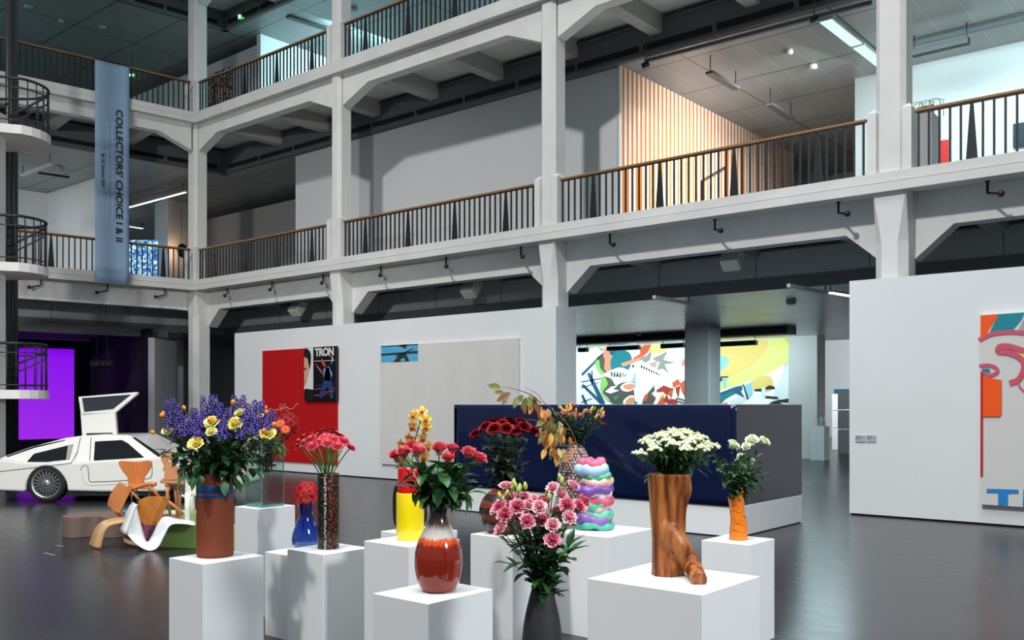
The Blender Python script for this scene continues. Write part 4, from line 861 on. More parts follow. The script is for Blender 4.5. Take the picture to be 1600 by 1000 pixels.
g = over(None, math_node(nt, 'GREATER_THAN', v1, .64), '#a5752c'); vv = noise(nt, cb.outputs[0], 8.5, 2, (1, 1, 1.2)); g = over(g, math_node(nt, 'GREATER_THAN', vv, .67), '#b9b2a4')
g = over(g, math_node(nt, 'MULTIPLY', near(A0+.55, .17), math_node(nt, 'GREATER_THAN', v1, .575)), '#c7341c')
g = over(g, math_node(nt, 'MULTIPLY', near(A0-.1, .05), math_node(nt, 'GREATER_THAN', vv, .5)), '#cfcac0')
g = over(g, math_node(nt, 'MULTIPLY', near(A0+1.15, .13), math_node(nt, 'GREATER_THAN', vv, .61)), '#c98a3a')
nt.links.new(g, nt.nodes['Principled BSDF'].inputs['Base Color'])
c = base(513, 859, 'B', .068); s = FPX/dep(c); H = (858-741)/s; r = 16.6/s
t = vase('speck', 'speckled_vase', 'black cylinder vase with white, red and orange speckles', c)
bm = B(); lathe(bm, [(r*.96, 0), (r, .004), (r, H-.006), (r*.98, H), (r*.86, H), (r*.85, H-.02), (r*.85, .02)], 40, cap1=True); obj('body', bm, M_spk2, t)
MOUTH['speck'] = (c+UP*H, r*.7, H)
# red on yellow vase, black round vase behind
M_yel = mat('yellow_glaze', '#f0d400', .18, coat=.4, var=.04, vscale=8, stretch=(6, 6, .3)); M_rgl = mat('red_glaze', '#c8070b', .2, coat=.4)
c = base(641, 845.5, 'Y', .08); s = FPX/dep(c); ry = 21.7/s; H1 = (844-771)/s; H2 = (844-733)/s; rr = 19.3/s
t = vase('yellow', 'stacked_vase', 'yellow cylinder vase with a narrower red upper half, behind the red glazed vase', c)
bm = B(); lathe(bm, [(ry*.97, 0), (ry, .006), (ry, H1-.004), (ry*.985, H1), (ry*.5, H1)], 40, cap1=True); obj('yellow_body', bm, M_yel, t)
bm = B(); lathe(bm, [(rr, H1), (rr, H2-.004), (rr*.97, H2), (rr*.88, H2), (rr*.87, H1+.02)], 60, cap0=False, cap1=True, fn=lambda p, a: (p.x*(1+.014*sin(30*a)), p.y*(1+.014*sin(30*a)), p.z)); obj('red_upper_body', bm, M_rgl, t)
MOUTH['yellow'] = (c+UP*H2, rr*.6, H2)
kz = PLN['K']; s = FPX/7.4; c = V(((kz[0]+kz[1])/2+.0, (kz[2]+kz[3])/2, kz[4])); q = onZ(641, 812, kz[4]); c = V((kz[0]+.21, kz[2]+.2, kz[4]))
t = vase('black', 'black_disc_vase', 'black flat rounded vase mostly hidden behind the yellow vase', c)
s = FPX/dep(c); pxc = 800+FPX*(c.dot(RT))/dep(c); hh = (828-748)/s; wv = 27/s
bm = B(); P2 = []
for k in range(40):
    a = 2*pi*k/40; P2.append((wv*(abs(cos(a))**.55)*(1 if cos(a) >= 0 else -1)+(641-pxc)/s, 0, hh/2+hh/2*(abs(sin(a))**.6)*(1 if sin(a) >= 0 else -1)))
prism(bm, [RT*x+FW*-.05+UP*z for x, y, z in P2], FW*.1); obj('body', bm, mat('black_glaze', '#17191a', .25), t, bevel=.02)
# red glazed vase with dripping bands
M_drip = mat('drip_glaze', '#7a1f0c', .14, coat=.5); nt = M_drip.node_tree; tc, sx = objxyz(nt)
c = base(685, 926.5, 'R', .055); s = FPX/dep(c); H = (925-786)/s; ang = math_node(nt, 'ARCTAN2', sx.outputs['Y'], sx.outputs['X'])
cb = nt.nodes.new('ShaderNodeCombineXYZ'); nt.links.new(math_node(nt, 'COSINE', ang), cb.inputs[0]); nt.links.new(math_node(nt, 'SINE', ang), cb.inputs[1]); nt.links.new(math_node(nt, 'MULTIPLY', sx.outputs['Z'], .6), cb.inputs[2])
d1 = noise(nt, cb.outputs[0], 16, 3); d2 = noise(nt, cb.outputs[0], 9, 3); zn = math_node(nt, 'DIVIDE', sx.outputs['Z'], H)
zj = math_node(nt, 'ADD', zn, math_node(nt, 'MULTIPLY', math_node(nt, 'SUBTRACT', d1, .5), .17)); zj2 = math_node(nt, 'ADD', zn, math_node(nt, 'MULTIPLY', math_node(nt, 'SUBTRACT', d2, .5), .1))
r = ramp(nt, zj, [(0, '#8f2a12'), (.2, '#8a2510'), (.535, '#861e0a'), (.545, '#e8501c'), (.60, '#ea5a22'), (.612, '#d9d4cc'), (.70, '#c3bdb4'), (.76, '#5a3a2c'), (.84, '#2a120c'), (1, '#1d0c08')])
nt.links.new(r.outputs[0], nt.nodes['Principled BSDF'].inputs['Base Color'])
t = vase('red', 'red_glazed_vase', 'tall red glazed vase with orange edged white drip and brown neck', c)
R0 = 38/s; pr = [(22/s, 0), (26/s, .006), (32/s, H*.09), (36.5/s, H*.2), (R0, H*.33), (37/s, H*.45), (32/s, H*.57), (25/s, H*.66), (17/s, H*.76), (13.5/s, H*.84), (13/s, H*.9), (14.5/s, H*.97), (15.5/s, H), (14/s, H*1.002), (11/s, H*.95), (11/s, H*.8)]
bm = B(); lathe(bm, pr, 48, cap1=True); o = obj('body', bm, M_drip, t); md = o.modifiers.new('sub', 'SUBSURF'); md.levels = 1; md.render_levels = 1
MOUTH['red'] = (c+UP*H, 10/s, H)
# round wooden vase
M_wood = mat('banded_wood', '#6a2f1a', .3, coat=.3); nt = M_wood.node_tree; tc, sx = objxyz(nt)
wz = math_node(nt, 'ADD', sx.outputs['Z'], math_node(nt, 'MULTIPLY', math_node(nt, 'SUBTRACT', noise(nt, tc.outputs['Object'], 3, 1), .5), .012))
fr_ = math_node(nt, 'FRACT', math_node(nt, 'DIVIDE', wz, .092)); gn = noise(nt, tc.outputs['Object'], 14, 4, (1, 1, 7))
ra = ramp(nt, gn, [(.3, '#4a1d10'), (.7, '#8a4122')]); rb = ramp(nt, gn, [(.3, '#191110'), (.7, '#35241f')])
mx = nt.nodes.new('ShaderNodeMix'); mx.data_type = 'RGBA'; nt.links.new(math_node(nt, 'GREATER_THAN', fr_, .52), mx.inputs['Factor']); nt.links.new(ra.outputs[0], mx.inputs['A']); nt.links.new(rb.outputs[0], mx.inputs['B']); nt.links.new(mx.outputs['Result'], nt.nodes['Principled BSDF'].inputs['Base Color'])
c = base(788, 834.5, 'W', .07); s = FPX/dep(c); R0 = 39.5/s
t = vase('wood', 'round_wooden_vase', 'spherical vase of dark and reddish wood bands', c); pr = []
for k in range(25):
    a = -pi/2+.5+(pi-.5-.3)*k/24; pr.append((R0*cos(a), R0*(sin(a)+sin(pi/2-.5))*.97))
Hw = pr[-1][1]; pr += [(pr[-1][0]*.8, Hw-.01), (pr[-1][0]*.8, Hw-.1)]
bm = B(); lathe(bm, pr, 48, cap1=True); obj('body', bm, M_wood, t)
MOUTH['wood'] = (c+UP*Hw, R0*.2, Hw)
# woven egg vase
M_egg = mat('woven_paper', '#c2baa8', .8, bump=.5, bscale=120); nt = M_egg.node_tree; tc, sx = objxyz(nt); ang = math_node(nt, 'ARCTAN2', sx.outputs['Y'], sx.outputs['X'])
cb = nt.nodes.new('ShaderNodeCombineXYZ'); nt.links.new(math_node(nt, 'MULTIPLY', ang, 3.2), cb.inputs[0]); nt.links.new(math_node(nt, 'MULTIPLY', sx.outputs['Z'], 42), cb.inputs[1])
bk = nt.nodes.new('ShaderNodeTexBrick'); nt.links.new(cb.outputs[0], bk.inputs['Vector']); bk.inputs['Scale'].default_value = 1; bk.inputs['Brick Width'].default_value = .75; bk.inputs['Row Height'].default_value = 1.0; bk.inputs['Mortar Size'].default_value = .17; bk.inputs['Color1'].default_value = lin('#c9c1ae'); bk.inputs['Color2'].default_value = lin('#b5ad9c')
n1 = noise(nt, cb.outputs[0], 1.1, 2); rc = ramp(nt, n1, [(0, '#2c2a30'), (.42, '#8e2620'), (.47, '#3a3a48'), (.56, '#b0a794'), (.64, '#a52a22'), (.7, '#2c2a30')], True)
mx = nt.nodes.new('ShaderNodeMix'); mx.data_type = 'RGBA'; n2 = noise(nt, cb.outputs[0], .8, 1); nt.links.new(math_node(nt, 'MAXIMUM', bk.outputs['Fac'], math_node(nt, 'GREATER_THAN', n2, .62)), mx.inputs['Factor']); nt.links.new(bk.outputs['Color'], mx.inputs['A']); nt.links.new(rc.outputs[0], mx.inputs['B']); nt.links.new(mx.outputs['Result'], nt.nodes['Principled BSDF'].inputs['Base Color'])
z = PLN['BL'][4]; pb = PLN['BL']; c = onY(899, 800, pb[3]-.16); c.z = z; s = FPX/dep(c); yb_ = HY+(EYE-z)*s; H = (yb_-693)/s; R0 = 29/s
t = vase('egg', 'woven_egg_vase', 'egg shaped vase woven from cream, black and red strips', c); pr = []
for k in range(22):
    u = k/21; pr.append((R0*max(.26, sqrt(max(0, 1-((u-.42)/(.5 if u < .42 else .60))**2))), H*u))
bm = B(); lathe(bm, pr+[(pr[-1][0]*.7, H-.01), (pr[-1][0]*.7, H-.08)], 40, cap1=True); obj('body', bm, M_egg, t)
MOUTH['egg'] = (c+UP*H, R0*.2, H)
# pastel lump vase: stacked kneaded rolls
rnd = random.Random(5)
c = base(929, 829.5, 'BL', .105); s = FPX/dep(c)
t = vase('lump', 'lump_vase', 'vase of stacked kneaded pastel coloured rolls', c)
LAY = [('roll', '#4fb39a', 829, 817, 31, 0), ('roll', '#8f5fb0', 820, 806, 30, -1), ('roll', '#5fc08e', 813, 800, 27, 4), ('roll', '#8fb4d8', 806, 796, 25, 3), ('roll', '#f0bfa6', 800, 788, 26, -1), ('roll', '#52bb95', 798, 784, 26, -2), ('roll', '#d9617a', 792, 776, 28, 2), ('roll', '#e3e1de', 781, 769, 27, 1), ('roll', '#8457ad', 774, 759, 32, -2), ('roll', '#f0c0ab', 762, 748, 29, 2), ('roll', '#57b98a', 752, 741, 28, 0), ('roll', '#a3c2e2', 746, 729, 29, -5), ('roll', '#d9617f', 735, 720, 23, -4)]
for i, (nm, colr, yb_, yt, wpx, off) in enumerate(LAY):
    m = mat('clay_%d' % i, colr, .4, var=.05, vscale=20); z0 = (829-yb_)/s; z1 = (829-yt)/s; hgt = (z1-z0)*1.12; R0 = wpx/s; ph = rnd.random()*6; q0 = rnd.randint(5, 8)
    def fn(p, a, ph=ph, q0=q0, R0=R0): 
        k = 1+.022*sin(q0*a+ph)+.03*sin(3*a+2*ph)+.03*sin(9*a+ph); return (p.x*k, p.y*k*.92, p.z+.007*sin(3*a+ph*1.3)+.005*sin(5*a+2*ph)+.005*sin(9*a+ph)-.004)
    bm = B(); pr = [(R0*.5, 0), (R0*.82, .02*hgt), (R0*.95, .2*hgt), (R0, .5*hgt), (R0*.95, .8*hgt), (R0*.8, .98*hgt), (R0*.45, hgt*.97)]
    lathe(bm, pr, 56, cap1=True, fn=fn); xf(bm, Matrix.Translation(RT*(off/s)+UP*(z0 if i else 0.004)))
    if i == 0:
        for v in bm.verts: v.co.z = max(v.co.z, 0)
    obj('clay_roll', bm, m, t)
# carved log vase
M_log = mat('oiled_log', '#8f5226', .4); nt = M_log.node_tree; tc, sx = objxyz(nt); n1 = noise(nt, tc.outputs['Object'], 9, 6, (2.6, 2.6, .3)); r = ramp(nt, n1, [(.28, '#2e140a'), (.42, '#6a3214'), (.55, '#a05c2a'), (.72, '#c08240')]); nt.links.new(r.outputs[0], nt.nodes['Principled BSDF'].inputs['Base Color'])
bp = nt.nodes.new('ShaderNodeBump'); bp.inputs['Strength'].default_value = .5; bp.inputs['Distance'].default_value = .006; nt.links.new(n1, bp.inputs['Height']); nt.links.new(bp.outputs[0], nt.nodes['Principled BSDF'].inputs['Normal'])
c = base(1044, 901.5, 'E', .08); s = FPX/dep(c); H = (900-742)/s; u = 1/s
t = vase('log', 'log_vase', 'carved tree trunk vase with one root standing out as a leg', c)
bm = B(); pr = []
for k in range(33):
    z = k/32; w = 25.5+11*max(0, z-.35)+(1 if z < .03 else 0)
    pr.append((w*u, H*z))
def lf(p, a):
    z = p.z/H; k = 1+.05*sin(3*a+z*2)+.03*sin(7*a+1)+.02*sin(13*a+2*z); kx = 0.012*(z-.3)
    return V((p.x*k, p.y*k, p.z))+RT*(kx*.9)+RT*(.016*math.exp(-((z-.84)/.10)**2)*max(0, cos(a-TH))-.008*max(0, cos(a-TH))*math.exp(-((z-.62)/.12)**2))
lathe(bm, pr, 64, cap1=True, fn=lf)
lathe(bm, [(20*u, H+.002), (19*u, H-.05)], 40, cap0=False, cap1=True)
# the root leg
A = RT*(-6*u)-FW*(9*u)+UP*(H*.50); Bp = RT*(22*u)-FW*(30*u)+UP*(H*.2); pe = onZ(1093, 914, c.z)-c; Cp = pe+UP*.006
tube(bm, smooth_open([RT*(-10*u)-FW*(6*u)+UP*(H*.62), RT*(-3*u)-FW*(14*u)+UP*(H*.46), RT*(12*u)-FW*(22*u)+UP*(H*.31), (RT*(30*u)-FW*(24*u)+UP*(H*.14)), Cp+UP*.02], 5), [u*x for x in (6, 10, 13, 15.5, 17, 18, 18.5, 18.5, 18, 17.5, 17, 16.5, 16, 15.5, 15, 15, 14, 13.5, 13, 12.5, 12)], 18)
for v in bm.verts:
    v.co.z = max(v.co.z, 0.0)
o = obj('trunk', bm, M_log, t, smooth=True); md = o.modifiers.new('remesh', 'REMESH'); md.mode = 'VOXEL'; md.voxel_size = .005; md.use_smooth_shade = True
md = o.modifiers.new('smooth', 'SMOOTH'); md.iterations = 6; md.factor = .5
MOUTH['log'] = (c+UP*H+RT*.008, 17*u, H)
# orange clay vase
M_ocl = mat('orange_clay', '#ea7d10', .28, coat=.5, bump=.5, bscale=22, var=.08, vscale=10)
c = base(1153.5, 845, 'O', .055); s = FPX/dep(c); H = (845-772)/s; u = 1/s
t = vase('orange', 'orange_clay_vase', 'crooked orange glazed clay vase with pressed seams', c)
pr = []
for k in range(25):
    z = k/24; w = 14.2-3.6*z if z < .55 else 12.2-.6*(z-.55)
    if z > .95: w += .6
    pr.append((w*u, H*z))
def of(p, a): 
    z = p.z/H; tilt = .16*(z**6)*cos(a-TH)*H if z > .4 else 0
    k = 1+.03*sin(4*a+5*z)+.05*sin(9*z*2+a)*(.4); return V((p.x*k, p.y*k*.9, p.z))+RT*(u*(-2.5*z+2.0*sin(z*5)*.6))+UP*(.09*H*cos(a-TH)*(z**4))
lathe(bm := B(), pr+[(pr[-1][0]*.85, H*.97), (pr[-1][0]*.8, H*.5)], 40, cap1=True, fn=of); obj('body', bm, M_ocl, t)
bm = B()
for zf, a0, a1 in ((.62, -1.2, .8), (.35, -.6, 1.0), (.2, -1.0, .6), (.5, .2, 1.2)):
    pts = []
    for k in range(9):
        a = A0+a0+(a1-a0)*k/8; i = int(zf*24); p = V((pr[i][0]*cos(a), pr[i][0]*sin(a), H*zf+.01*sin(k*.9))); pts.append(of(p, a)*1.0)
    tube(bm, pts, .0035, 5)
obj('seam', bm, mat('orange_dark', '#c0610a', .35), t)
MOUTH['orange'] = (c+UP*H-RT*(2.5*u), 8*u, H)
# dark grey vase in front
M_dk = mat('dark_stoneware', '#2b2b2c', .6, var=.12, vscale=60, bump=.2, bscale=200)
c = V((PN.x, PN.y, ZN)); s = FPX/dep(c); H = PN.z-ZN; u = 1/s
t = vase('dark', 'dark_vase', 'tapered dark grey stoneware vase cut by the bottom edge', c)
pr = [(24*u, 0), (30*u, .04), (33*u, H*.35), (31*u, H*.6), (26*u, H*.78), (19*u, H*.95), (17.5*u, H*.985), (16.5*u, H), (14*u, H), (14*u, H*.9)]
bm = B(); lathe(bm, pr, 48, cap1=True); o = obj('body', bm, M_dk, t); md = o.modifiers.new('sub', 'SUBSURF'); md.levels = 1; md.render_levels = 2
MOUTH['dark'] = (c+UP*H, 11*u, H)
# ================================================================ FLOWERS
rnd = random.Random(11)
def petal_mat(name, col, col2, r0, r1, axis='R', rough=.55):
    m = mat(name, col, rough); nt = m.node_tree; tc, sx = objxyz(nt)
    if axis == 'R': f = math_node(nt, 'SQRT', math_node(nt, 'ADD', math_node(nt, 'POWER', sx.outputs['X'], 2), math_node(nt, 'POWER', sx.outputs['Y'], 2)))
    else: f = sx.outputs['Z']
    f = math_node(nt, 'DIVIDE', math_node(nt, 'SUBTRACT', f, r0), r1-r0)
    f = math_node(nt, 'ADD', f, math_node(nt, 'MULTIPLY', math_node(nt, 'SUBTRACT', noise(nt, tc.outputs['Object'], 1.6/r1, 2), .5), .9)); r = ramp(nt, f, [(0, col), (1, col2)])
    b = nt.nodes['Principled BSDF']; nt.links.new(r.outputs[0], b.inputs['Base Color']); b.inputs['Specular IOR Level'].default_value = .2
    return m
M_stem = mat('stem_green', '#5c7a35', .6); M_stemd = mat('stem_dark', '#2f4a24', .6); M_stemb = mat('stem_brown', '#6a4a35', .7)
M_lf = mat('leaf_dark', '#1f4a22', .38, var=.35, vscale=14); M_lfm = mat('leaf_mid', '#35652f', .36, var=.3, vscale=14); M_lfg = mat('leaf_greygreen', '#4a6448', .5, var=.3, vscale=14); M_lfd = mat('leaf_deep', '#28402a', .45, var=.35, vscale=14)
def add_leaf(bm, p, d, L, W, up=None, curl=.25, fold=.25, mi=0, n=4, tipk=1.0):
    d = V(d).normalized(); u = V(up) if up else UP
    s = d.cross(u); s = s.normalized() if s.length > 1e-3 else V((1, 0, 0)); t = s.cross(d)
    rows = []
    for i in range(n+1):
        k = i/n; w = W*.5*(sin(pi*min(1, k**.8))**.85) if 0 < i < n else 0
        c = V(p)+d*(L*k)-t*(curl*L*k*k)
        if i in (0, n): rows.append([bm.verts.new(c)])
        else: rows.append([bm.verts.new(c-s*w+t*(fold*w)), bm.verts.new(c), bm.verts.new(c+s*w+t*(fold*w))])
    for a, b in zip(rows, rows[1:]):
        if len(a) == 1 and len(b) == 3: fs = [(a[0], b[1], b[0]), (a[0], b[2], b[1])]
        elif len(b) == 1 and len(a) == 3: fs = [(a[0], a[1], b[0]), (a[1], a[2], b[0])]
        else: fs = [(a[0], a[1], b[1], b[0]), (a[1], a[2], b[2], b[1])]
        for f in fs: q = bm.faces.new(f); q.material_index = mi; q.smooth = True
def add_petal(bm, a0, wd, r0, r1, z0, z1, curl=0.0, n=5, m=4, mi=0, ruf=0.0, pw=1.0):
    g = []
    for j in range(m+1):
        v = j/m; r = r0+(r1-r0)*(sin(v*pi/2)**pw)+curl*max(0, v-.72)*3.5; z = z0+(z1-z0)*v-abs(curl)*max(0, v-.8)*1.5; row = []
        for i in range(n+1):
            u = 2*i/n-1; k = sqrt(max(0, 1-abs(u)**3*(v**2)*.45)); a = a0+u*wd*(.55+.45*v)
            rr = r*(1-.06*(1-abs(u)))+ruf*sin(u*9+a0*5)*v; row.append(bm.verts.new((rr*cos(a), rr*sin(a), z0+(z-z0)*k)))
        g.append(row)
    for j in range(m):
        for i in range(n): f = bm.faces.new([g[j][i], g[j][i+1], g[j+1][i+1], g[j+1][i]]); f.smooth = True; f.material_index = mi
def rose_mesh(name, R, mats, openness=1.0, ruf=0.0, rings=5, seed=1, hk=1.0):
    q = random.Random(seed); bm = B(); h = R*1.5*hk
    lathe(bm, [(R*.1, 0), (R*.16, h*.3), (R*.17, h*.78), (R*.05, h*.9)], 10, cap1=True)
    for k in range(rings):
        f = (k+1)/rings; n = 3+(k > 1)+(k > 3); off = q.random()*6
        for i in range(n):
            a = off+2*pi*i/n+q.uniform(-.15, .15); r1 = R*(.22+.78*f**1.1*openness)*(1+(.10 if i % 2 else -.07)+q.uniform(-.06, .06)); hz = h*(.98-.28*f*openness-(.1 if k == rings-1 else 0))+q.uniform(-.09, .09)*h
            add_petal(bm, a, pi/n*1.25, R*(.1+.15*f), r1, 0, hz, curl=R*(.10+.30*f*f)*openness, mi=0, ruf=(ruf+.05)*R, n=7, m=5)
    for i in range(5): add_leaf(bm, (0, 0, .0), (cos(i*1.257), sin(i*1.257), .2), R*.8, R*.3, mi=1, curl=.4)
    return mesh_of(bm, name, mats, recalc=False)
def daisy_mesh(name, R, n, layers, cr, mats, droop=.15, wd=.5, up=.05, seg=3):
    bm = B()
    for l in range(layers):
        rr = R*(1-.22*l); off = l*pi/n
        for i in range(n):
            a = off+2*pi*i/n; d = V((cos(a), sin(a), up+.18*l)); add_leaf(bm, (cos(a)*cr*.5, sin(a)*cr*.5, .004*l), d, rr-cr*.5, 2*pi*rr/n*wd*1.6, curl=droop, fold=.1, n=seg)
    lathe(bm, [(cr, -.002), (cr, R*.06+.004*layers), (cr*.7, R*.16+.004*layers), (cr*.1, R*.17+.004*layers)], 10, cap1=True, mi=[1, 1, 1, 1])
    lathe(bm, [(R*.1, -R*.28), (R*.22, -R*.1), (R*.26, 0)], 8, mi=[2, 2, 2])
    return mesh_of(bm, name, mats, recalc=False)
def aim(d): return V(d).to_track_quat('Z', 'Y')
def stem_pts(a, b, bend=.35, n=7, up0=None):
    a, b = V(a), V(b); L = (b-a).length; c = a+(up0 or UP)*L*bend+(b-a)*.15
    return [a*(1-t)**2+c*2*t*(1-t)+b*t*t for t in [i/n for i in range(n+1)]]
def root_of(key, jit=.7, down=.10):
    m, r, H = MOUTH[key]; a = rnd.uniform(0, 2*pi); q = sqrt(rnd.random())*r*jit
    return m+V((cos(a)*q, sin(a)*q, -min(down, H*.5)))
def flower(name, lab, cat, grp, key, head, me_bloom, face=None, sc=1.0, sr=.003, ms=None, leaves=None, bloom='bloom', bend=.35, start=None):
    head = V(head); a = start or root_of(key); t = thing(name, lab, cat, a, grp); pts = stem_pts(a, head, bend)
    bm = B(); tube(bm, pts, sr, 5); obj('stem', bm, ms or M_stem, t, world=True)
    d = (pts[-1]-pts[-2]).normalized()
    if me_bloom: inst(bloom, me_bloom, t, pts[-1]-a, aim(face or d) @ Quaternion((0, 0, 1), rnd.random()*6), sc)
    if leaves:
        n, L, W, m, k0, k1 = leaves; bm = B()
        for i in range(n):
            k = k0+(k1-k0)*(i+rnd.random())/n; j = min(len(pts)-2, int(k*(len(pts)-1))); p = pts[j].lerp(pts[j+1], k*(len(pts)-1)-j); an = i*2.4+rnd.random(); dd = V((cos(an), sin(an), rnd.uniform(-.1, .9)))
            add_leaf(bm, p, dd, L*rnd.uniform(.7, 1.2), W*rnd.uniform(.7, 1.2), curl=rnd.uniform(.1, .5))
        obj('leaves', bm, m, t, world=True, recalc=False)
    return t
def foliage(name, lab, cat, grp, key, tip, n, L, W, m, ms=None, k0=.25, bend=.3, droop=.0, start=None, sr=.0025, pair=False):
    a = start or root_of(key); t = thing(name, lab, cat, a, grp); pts = stem_pts(a, tip, bend, 8); bm = B(); tube(bm, pts, [sr*(1-.08*i) for i in range(9)], 5); obj('stem', bm, ms or M_stemd, t, world=True)
    bm = B()
    for i in range(n):
        k = k0+(1-k0)*(i+.3+rnd.random()*.6)/n; k = min(k, .995); j = min(7, int(k*8)); p = pts[j].lerp(pts[j+1], k*8-j); an = i*2.4+rnd.random()*.8; ax = (pts[j+1]-pts[j]).normalized(); s, q = frame_of(ax)
        dd = (s*cos(an)+q*sin(an)+ax*rnd.uniform(.2, 1.0)-UP*droop); add_leaf(bm, p, dd, L*rnd.uniform(.65, 1.2), W*rnd.uniform(.7, 1.2), curl=rnd.uniform(.05, .5), fold=rnd.uniform(.1, .5))
    add_leaf(bm, pts[-1], pts[-1]-pts[-2], L, W)
    obj('leaves', bm, m, t, world=True, recalc=False); return t
def Dk(key): return dep(MOUTH[key][0])
def out(key, p, k=.35): # bloom faces up and away from the vase axis, a bit towards the room
    m = MOUTH[key][0]; d = (V(p)-m); d.z = 0; return (d.normalized() if d.length > 1e-4 else -FW)*k+UP
# ---- bouquet in the rust brown cylinder
M_yr = petal_mat('yellow_rose', '#e8bc48', '#f1e480', .002, .026); M_sep = M_lfm
YR = [rose_mesh('bloom', .034, [M_yr, M_sep], 1.0, .04, 5, s) for s in (1, 2)]; M_cr = petal_mat('cream_rose', '#e6dd6c', '#f2efb8', .002, .03); CR = rose_mesh('bloom', .03, [M_cr, M_sep], .8, .03, 4, 3)
D = Dk('rust'); lfset = (4, .06, .032, M_lf, .5, .92)
for x, y, dd, pale, sc in ((262, 672, -.02, 1, 1), (333, 658, -.1, 0, 1.05), (331, 673, -.16, 1, 1.05), (308.5, 692, -.19, 0, 1.1), (368.5, 661, -.14, 0, 1.1), (420, 676, -.1, 0, 1.05), (376, 643, .02, 1, .95), (428, 674, -.03, 1, .85), (305, 671, -.05, 1, .9), (275, 665, .03, 1, .8), (407, 649, .03, 1, .9), (337, 625, .08, 1, .55), (294, 657, .1, 1, .8)):
    p = atD(x, y+5, D+dd); fc = -FW*.9+UP*.8+RT*rnd.uniform(-.5, .5)
    flower('yellow_rose', 'pale yellow rose among purple spikes in the rust brown vase' if pale else 'deep yellow open rose in the front of the rust brown vase bouquet', 'rose', 'pale yellow roses in the rust brown vase' if pale else 'deep yellow roses in the rust brown vase', 'rust', p, CR if pale else YR[rnd.randint(0, 1)], fc, sc, leaves=lfset, ms=M_stemd)
M_kum = mat('kumquat_orange', '#ef8a1a', .3); bm = B(); ball(bm, (0, 0, .016), .0125, 2, (1, 1, 1.35)); KUM = mesh_of(bm, 'fruit', M_kum)
for x, y, dd in ((242, 675, -.05), (256, 650, 0), (258, 646, .05), (289, 638, -.1), (305, 643, -.05), (363, 630, -.06), (378.5, 636, .05), (412.5, 637.5, 0), (414, 644, -.05), (327.5, 657, -.17), (425, 663, -.1), (409, 673, -.14)):
    p = atD(x, y+3, D+dd); m0 = MOUTH['rust'][0]; st = m0.lerp(p, .45)*1.0; st = V((m0.x+(p.x-m0.x)*.42, m0.y+(p.y-m0.y)*.42, m0.z+.0+(p.z-m0.z)*.30))
    flower('kumquat_pick', 'small orange fruit on a thin stick in the rust brown vase bouquet', 'fruit pick', 'orange fruits on sticks', 'rust', p, KUM, (p-st), rnd.uniform(.9, 1.15), .0016, mat('stick_tan', '#b08a5c', .7), bloom='fruit', bend=0, start=st)
M_pu = mat('monkshood_purple', '#3a2c78', .55, var=.45, vscale=60); M_pu2 = mat('monkshood_violet', '#55429a', .55, var=.35, vscale=60)
def spike_mesh(L, R, n, seed):
    q = random.Random(seed); bm = B()
    for i in range(n):
        k = i/n; z = L*k; rr = R*(1-.72*k)+.002; a = i*2.4+q.random()*.6; c = V((cos(a)*rr, sin(a)*rr, z)); s = .0125*(1-.5*k)*q.uniform(.85, 1.15)
        ball(bm, c+UP*.004, s, 1, (.75, .75, 1.15), Euler((q.uniform(-.5, .5), q.uniform(-.5, .5), a)), mi=q.randint(0, 1))
        for e in (-.5, .5): add_leaf(bm, c, (cos(a+e), sin(a+e), -.5), s*1.5, s*1.2, mi=q.randint(0, 1), n=3)
    tube(bm, [(0, 0, -.02), (0, 0, L)], .002, 4, mi=2); return mesh_of(bm, 'flower_spike', [M_pu, M_pu2, M_stemd], recalc=False)
SPK = [spike_mesh(L, R, n, s) for L, R, n, s in ((.20, .030, 46, 1), (.17, .026, 40, 2), (.13, .024, 32, 3))]
for x, ytop, dd, k in ((267, 628, -.02, 0), (275, 626, .04, 0), (283, 635, -.08, 1), (290, 652, -.1, 2), (300, 640, .02, 1), (307, 640, -.1, 1), (316, 645, .08, 1), (321, 622, .0, 0), (328, 620, .06, 0), (337, 621, -.03, 0), (344, 632, -.1, 1), (352, 642, -.15, 1), (357, 640, .08, 1), (364, 621, .05, 0), (372, 626, .1, 0), (380, 621, .04, 0), (386, 633, -.06, 1), (393, 628, .0, 0), (401, 630, .08, 1), (408, 630, -.04, 1), (416, 645, -.1, 2), (423, 643, .04, 1), (311, 652, -.18, 2), (347, 655, -.2, 2), (375, 655, -.15, 2), (395, 648, -.14, 2), (281, 655, .1, 2)):
    D2 = D+dd; L = (.2, .17, .13)[k]; p = atD(x, ytop, D2)-UP*L*.93
    t = flower('monkshood', 'tall purple monkshood spike in the rust brown cylinder vase', 'flower', 'purple monkshood in the rust brown vase', 'rust', p, SPK[k], UP+V((rnd.uniform(-.08, .08), rnd.uniform(-.08, .08), 0))+RT*((x-340)/700), 1, .0028, M_stemd, (5, .07, .03, M_lf, .4, .95), bloom='flower_spike')
for i in range(34):
    a = rnd.uniform(0, 2*pi); q = rnd.uniform(.5, 1); x = 337+cos(a)*82*q; y = 712-rnd.uniform(-.2, 1)*45*(1-.3*q)+abs(x-337)*.12; p = atD(x, min(y, 742), D+sin(a)*.24*q)
    foliage('green_stem', 'dark leafy green stem filling the rust brown vase bouquet', 'foliage', 'leafy stems in the rust brown vase', 'rust', p, 10, .095, .05, (M_lf, M_lfd, M_lf)[i % 3], droop=.25)
